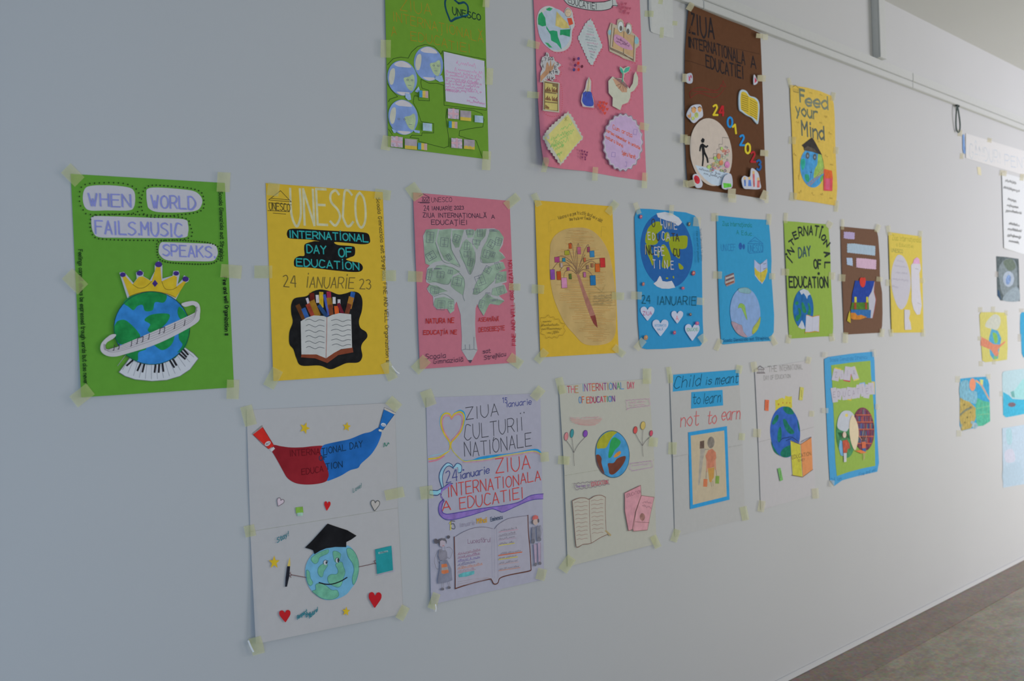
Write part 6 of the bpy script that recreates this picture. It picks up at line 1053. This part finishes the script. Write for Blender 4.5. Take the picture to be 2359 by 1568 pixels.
for row in range(6):
    y0 = 735+row*78
    for k in range(24):
        x = 408+k*9.4
        if x > 630: break
        if inside(x, y0-8) and inside(x, y0-60) and inside(x+8, y0-40): p.fill('book', [(x, y0), (x+8, y0), (x+8, y0-52-rr.uniform(0, 10)), (x, y0-52-rr.uniform(0, 10))], rr.choice(((128, 60, 66), (96, 58, 88), (70, 70, 120), (150, 92, 80), (86, 100, 140), (140, 50, 60), (110, 84, 96), (60, 110, 120))), parent=ls, mottle=.2, step=.000004)
p.line('shelf', [[(max(408, 520-112*math.sqrt(max(0, 1-((735+r*78-895)/238)**2))), 738+r*78), (min(636, 520+114*math.sqrt(max(0, 1-((735+r*78-895)/238)**2))), 738+r*78)] for r in range(5)], (186, 98, 62), 9, parent=ls)
p.fill('cream_oval', [(365, 880), (372, 800), (400, 740), (440, 800), (465, 900), (460, 1020), (428, 1125), (390, 1060), (370, 970)], (206, 190, 156), smooth=True, thick=.0006, mottle=.04, label='cream lens between the two pictures')
k1 = p.fill('child_cutout', [(290, 1020), (340, 1010), (365, 1050), (372, 1100), (345, 1110), (340, 1150), (300, 1155)], (176, 84, 62), mottle=.2, thick=.0008, label='child in an orange shirt'); p.fill('face', ell(312, 955, 20, 34), (200, 180, 160), parent=k1); p.fill('legs', [(302, 1155), (335, 1155), (332, 1250), (305, 1255)], (190, 190, 190), parent=k1, mottle=.1); p.line('figure_lines', [[(290, 1000), (285, 940)], [(340, 1000), (345, 960)], [(350, 1060), (375, 1115)]], (120, 80, 64), 7, parent=k1)
k2 = p.fill('child_cutout', [(500, 1035), (540, 1030), (548, 1100), (505, 1108)], (196, 104, 72), mottle=.15, thick=.0008, label='child in orange with raised arms'); p.fill('shorts', [(505, 1105), (545, 1100), (542, 1150), (508, 1152)], (62, 100, 150), parent=k2); p.fill('head', ell(518, 1000, 18, 28), (98, 70, 70), parent=k2); p.line('figure_lines', [[(505, 975), (520, 900)], [(500, 1010), (470, 970)], [(540, 1010), (555, 960)], [(518, 1152), (522, 1232)], [(532, 1152), (530, 1215)]], (190, 150, 130), 8, parent=k2); p.fill('orange_floor', [(428, 1130), (490, 1120), (560, 1150), (495, 1160)], (206, 120, 66), parent=ls)
p.tape((98, 78, 60, 56, 5), (636, 62, 46, 80, -5), (100, 690, 70, 56, 3), (672, 648, 50, 60, 3), (172, 1488, 56, 70, 5), col=(190, 186, 165))

# ================================================================ far right sheets
RR = (212, 210, 214)
p = Poster('banner', 'long white paper banner with pale capitals below the trunking, cut by right edge', 'banner', [(2225, 307), (2460, 378), (2462, 434), (2225, 364)], (2180, 220, 6.03), (222, 215, 212), ref=(205, 200, 198), lift={'l': .002}, mottle=.01)
p.text('GÂNDURI', [(325, 860), (760, 945)], 195, (190, 196, 204), 9, h1=160); p.text('PENTRU', [(815, 965), (1320, 1060)], 145, (186, 194, 206), 9)
p.fill('blue_edge', [(226, 545), (250, 540), (268, 790), (262, 812), (240, 800), (228, 740)], (130, 160, 206), mottle=.15, label='blue painted stripe'); p.tape((190, 520, 60, 90, 5), (215, 840, 50, 80, 5), (600, 620, 60, 60, 10), col=(220, 205, 160)); 
p = Poster('paper_note', 'small tab of tape stuck to the bare wall below the banner', 'tape', [(2251, 384), (2259, 385), (2261, 404), (2253, 402)], (2180, 220, 6.03), (222, 210, 176), ref=(204, 200, 196), mottle=.03)
p = Poster('printed_sheet', 'white sheet with centred lines of dark print, under the banner', 'paper', [(2308, 397), (2420, 428), (2422, 606), (2313, 571)], (2120, 220, 3.136), (226, 226, 228), ref=(208, 206, 206), lift={'l': .012, 'n': 0.0}, mottle=.01)
for (a, b, c, d) in ((612, 612, 695, 632), (600, 662, 720, 690), (632, 745, 695, 762), (625, 790, 710, 808), (615, 828, 735, 850), (638, 922, 720, 940), (632, 962, 735, 980), (628, 1005, 730, 1025), (640, 1048, 715, 1062)):
    p.scr(a, b+6, c, d+6, 16, (135, 135, 135), 6, 1, name='printed_line'); p.scr(a+3, b+5, c-2, d+5, 14, (140, 140, 140), 6, 1, name='printed_line', seed=9)
p.tape((600, 560, 50, 40, 8), (735, 590, 30, 50, 8), col=(226, 214, 170))
p = Poster('picture', 'dark grey picture with a pale blue orb, under the printed sheet', 'picture', [(2295.4, 590), (2346.4, 596), (2349.6, 693.5), (2303.4, 692)], (2120, 220, 3.136), (92, 102, 104), ref=(208, 206, 206), outline=[(2295.4, 590), (2320, 592), (2346.4, 596), (2348, 640), (2349.6, 693.5), (2325, 693), (2305, 692), (2300, 683), (2297.5, 681), (2296.5, 640)], mottle=.4, lift={'w': .001})
p.fill('grey_glow', [(570, 1240), (620, 1180), (680, 1190), (700, 1270), (700, 1400), (660, 1440), (600, 1440), (575, 1360)], (132, 142, 146), smooth=True, mottle=.2); p.fill('pale_area', [(620, 1430), (700, 1380), (715, 1480), (600, 1480)], (150, 162, 170), smooth=True, mottle=.15); p.fill('pale_area', [(600, 1200), (660, 1180), (690, 1240), (640, 1265)], (110, 122, 110), smooth=True, mottle=.2)
g = p.fill('orb', ell(638, 1325, 40, 56, 0, 24), (172, 182, 196), mottle=.15, label='pale blue orb'); p.fill('orb_center', ell(636, 1330, 18, 36, 10, 16), (130, 154, 196), parent=g, mottle=.3); p.fill('dark_left', [(555, 1400), (572, 1410), (585, 1478), (560, 1450)], (60, 84, 110)); p.tape((552, 1290, 24, 40, 3), col=(220, 210, 200))
p = Poster('drawing', 'yellow drawing of a hand holding a globe, upper of the taped drawings', 'drawing', [(2257, 719), (2319.5, 720.5), (2321, 830), (2263, 833)], (2180, 700, 3.409), (214, 204, 120), ref=RR, outline=[(2260, 719), (2290, 718.5), (2315, 720), (2319, 726), (2321, 760), (2321.5, 800), (2320, 828), (2300, 831), (2270, 834), (2263, 830), (2261, 800), (2258, 760), (2256.5, 725)], mottle=.06, lift={'w': .0015})
p.fill('white_cloud', [(310, 150), (340, 110), (380, 80), (420, 100), (425, 150), (400, 200), (360, 195), (310, 180)], (206, 206, 196), smooth=True, mottle=.1)
g = p.fill('globe', [(335, 270), (355, 195), (405, 210), (432, 270), (415, 360), (405, 430), (370, 435), (345, 400), (335, 330)], (92, 168, 206), smooth=False, mottle=.15, label='blue and green globe'); p.fill('land', [(365, 225), (395, 235), (405, 290), (385, 310), (370, 270)], (140, 190, 96), parent=g, smooth=True); p.fill('land', [(370, 410), (400, 400), (400, 430), (375, 436)], (130, 190, 130), parent=g)
p.fill('arm', [(270, 255), (310, 275), (370, 315), (420, 320), (460, 290), (465, 300), (420, 340), (405, 360), (412, 390), (400, 412), (380, 405), (350, 360), (270, 325)], (222, 142, 116), mottle=.12, label='orange-pink arm')
p.tape((268, 45, 34, 40, 0), (368, 45, 30, 50, 0), (470, 70, 26, 40, 0), (262, 270, 30, 34, 0), (272, 468, 34, 40, 0), (375, 455, 30, 36, 0), col=(228, 220, 190))
p = Poster('drawing', 'seaside painting with golden sand and an orange sun, leftmost of the lower drawings', 'drawing', [(2210.8, 871.6), (2275.3, 867.2), (2281.2, 972.8), (2215.2, 991.8)], (2180, 700, 3.409), (66, 162, 208), ref=(200, 199, 203), outline=[(2212, 872), (2245, 868.5), (2274, 867.5), (2279, 885), (2280, 930), (2281, 965), (2272, 974), (2245, 985), (2217, 992), (2211, 980), (2211, 930), (2211, 880)], mottle=.18, lift={'w': .0015})
p.fill('sand', [(108, 735), (160, 745), (200, 785), (235, 820), (230, 900), (195, 975), (120, 995), (105, 900)], (186, 164, 96), mottle=.2, label='golden sand'); p.fill('green_sea', [(232, 730), (290, 760), (340, 770), (345, 920), (290, 955), (240, 960), (230, 860)], (88, 182, 156), mottle=.2, label='green water'); p.fill('pale_surf', [(110, 620), (170, 600), (185, 680), (240, 690), (235, 780), (190, 770), (110, 730)], (128, 180, 204), mottle=.2, smooth=True)
p.fill('orange_sun', ell(206, 633, 25, 50), (232, 150, 120), mottle=.06); p.line('rainbow', [(232, 598), (280, 640), (342, 755)], (236, 158, 128), 11, smooth=True); p.line('rainbow', [(228, 606), (270, 640), (330, 745)], (220, 206, 130), 5, smooth=True); p.fill('yellow_patch', [(262, 592), (290, 594), (288, 640), (270, 625)], (208, 208, 130)); p.line('path', [(110, 870), (150, 835), (200, 810)], (132, 136, 116), 18, smooth=True); p.fill('shell', [ell(225, 955, 22, 24), ell(205, 930, 14, 12)], (156, 182, 196), mottle=.3); p.fill('sand_dots', [ell(140, 790, 5, 8), ell(165, 890, 5, 8), ell(145, 930, 4, 8), ell(190, 810, 4, 10), ell(190, 850, 4, 8)], (120, 112, 76))
p.line('grid', [[(240, 820), (340, 800)], [(245, 870), (340, 860)], [(280, 760), (290, 900)], [(318, 770), (322, 900)]], (130, 190, 150), 5)
p.tape((90, 590, 40, 50, 0), (330, 570, 36, 40, 0), (100, 1015, 40, 50, 0), col=(226, 222, 200))
p = Poster('drawing', 'painting of turquoise sea and pale sky with a small brown boat, at right edge', 'drawing', [(2309, 857), (2385, 846), (2386, 948), (2311, 961)], (2180, 700, 3.409), (190, 216, 228), ref=RR, outline=[(2313, 855), (2340, 851), (2385, 846), (2386, 945), (2345, 957), (2316, 961.5), (2311, 955), (2309.5, 900), (2309, 860)], mottle=.06, lift={'w': .001})
p.fill('sea', [(445, 690), (490, 715), (520, 745), (600, 750), (700, 740), (702, 850), (600, 865), (470, 890), (446, 870)], (76, 186, 224), mottle=.12, label='turquoise sea'); p.fill('pale_sea', [(520, 700), (600, 590), (700, 580), (700, 735), (600, 745), (530, 735)], (168, 220, 226), mottle=.08); p.fill('boat', ell(515, 790, 30, 18), (132, 110, 124), mottle=.1, label='brown boat'); p.fill('sail', [(505, 690), (530, 680), (538, 735), (515, 730)], (120, 180, 180))
p.tape((432, 705, 26, 40, 0), col=(230, 228, 214))
p = Poster('drawing', 'faint pale blue drawing, lowest at the right edge', 'drawing', [(2309, 986), (2385, 974), (2387, 1110), (2311, 1123)], (2180, 700, 3.409), (198, 216, 236), ref=RR, mottle=.08, lift={'w': .001})
p.fill('pale_blue_patch', [(470, 990), (510, 985), (515, 1090), (480, 1095)], (182, 216, 230), smooth=True, mottle=.1); p.fill('pale_blue_patch', [(460, 1160), (520, 1140), (540, 1230), (470, 1240)], (216, 216, 236), smooth=True, mottle=.06); p.fill('pale_blue_patch', [(450, 1290), (560, 1240), (600, 1300), (590, 1400), (460, 1420)], (192, 212, 232), smooth=True, mottle=.06)
p = Poster('drawing', 'bright blue sheet with rounded corners cut by the right edge', 'drawing', [(2350, 719), (2420, 716), (2424, 815), (2353, 822)], (2180, 700, 3.409), (70, 168, 214), ref=(216, 214, 218), outline=[(2354, 719), (2420, 716), (2424, 815), (2358, 823), (2354, 814), (2352.5, 786), (2350.5, 768), (2350, 745), (2350.5, 724)], mottle=.1, lift={'w': .001})
p.tape((575, 265, 26, 60, 0), (590, 50, 36, 30, 0), col=(226, 218, 206))
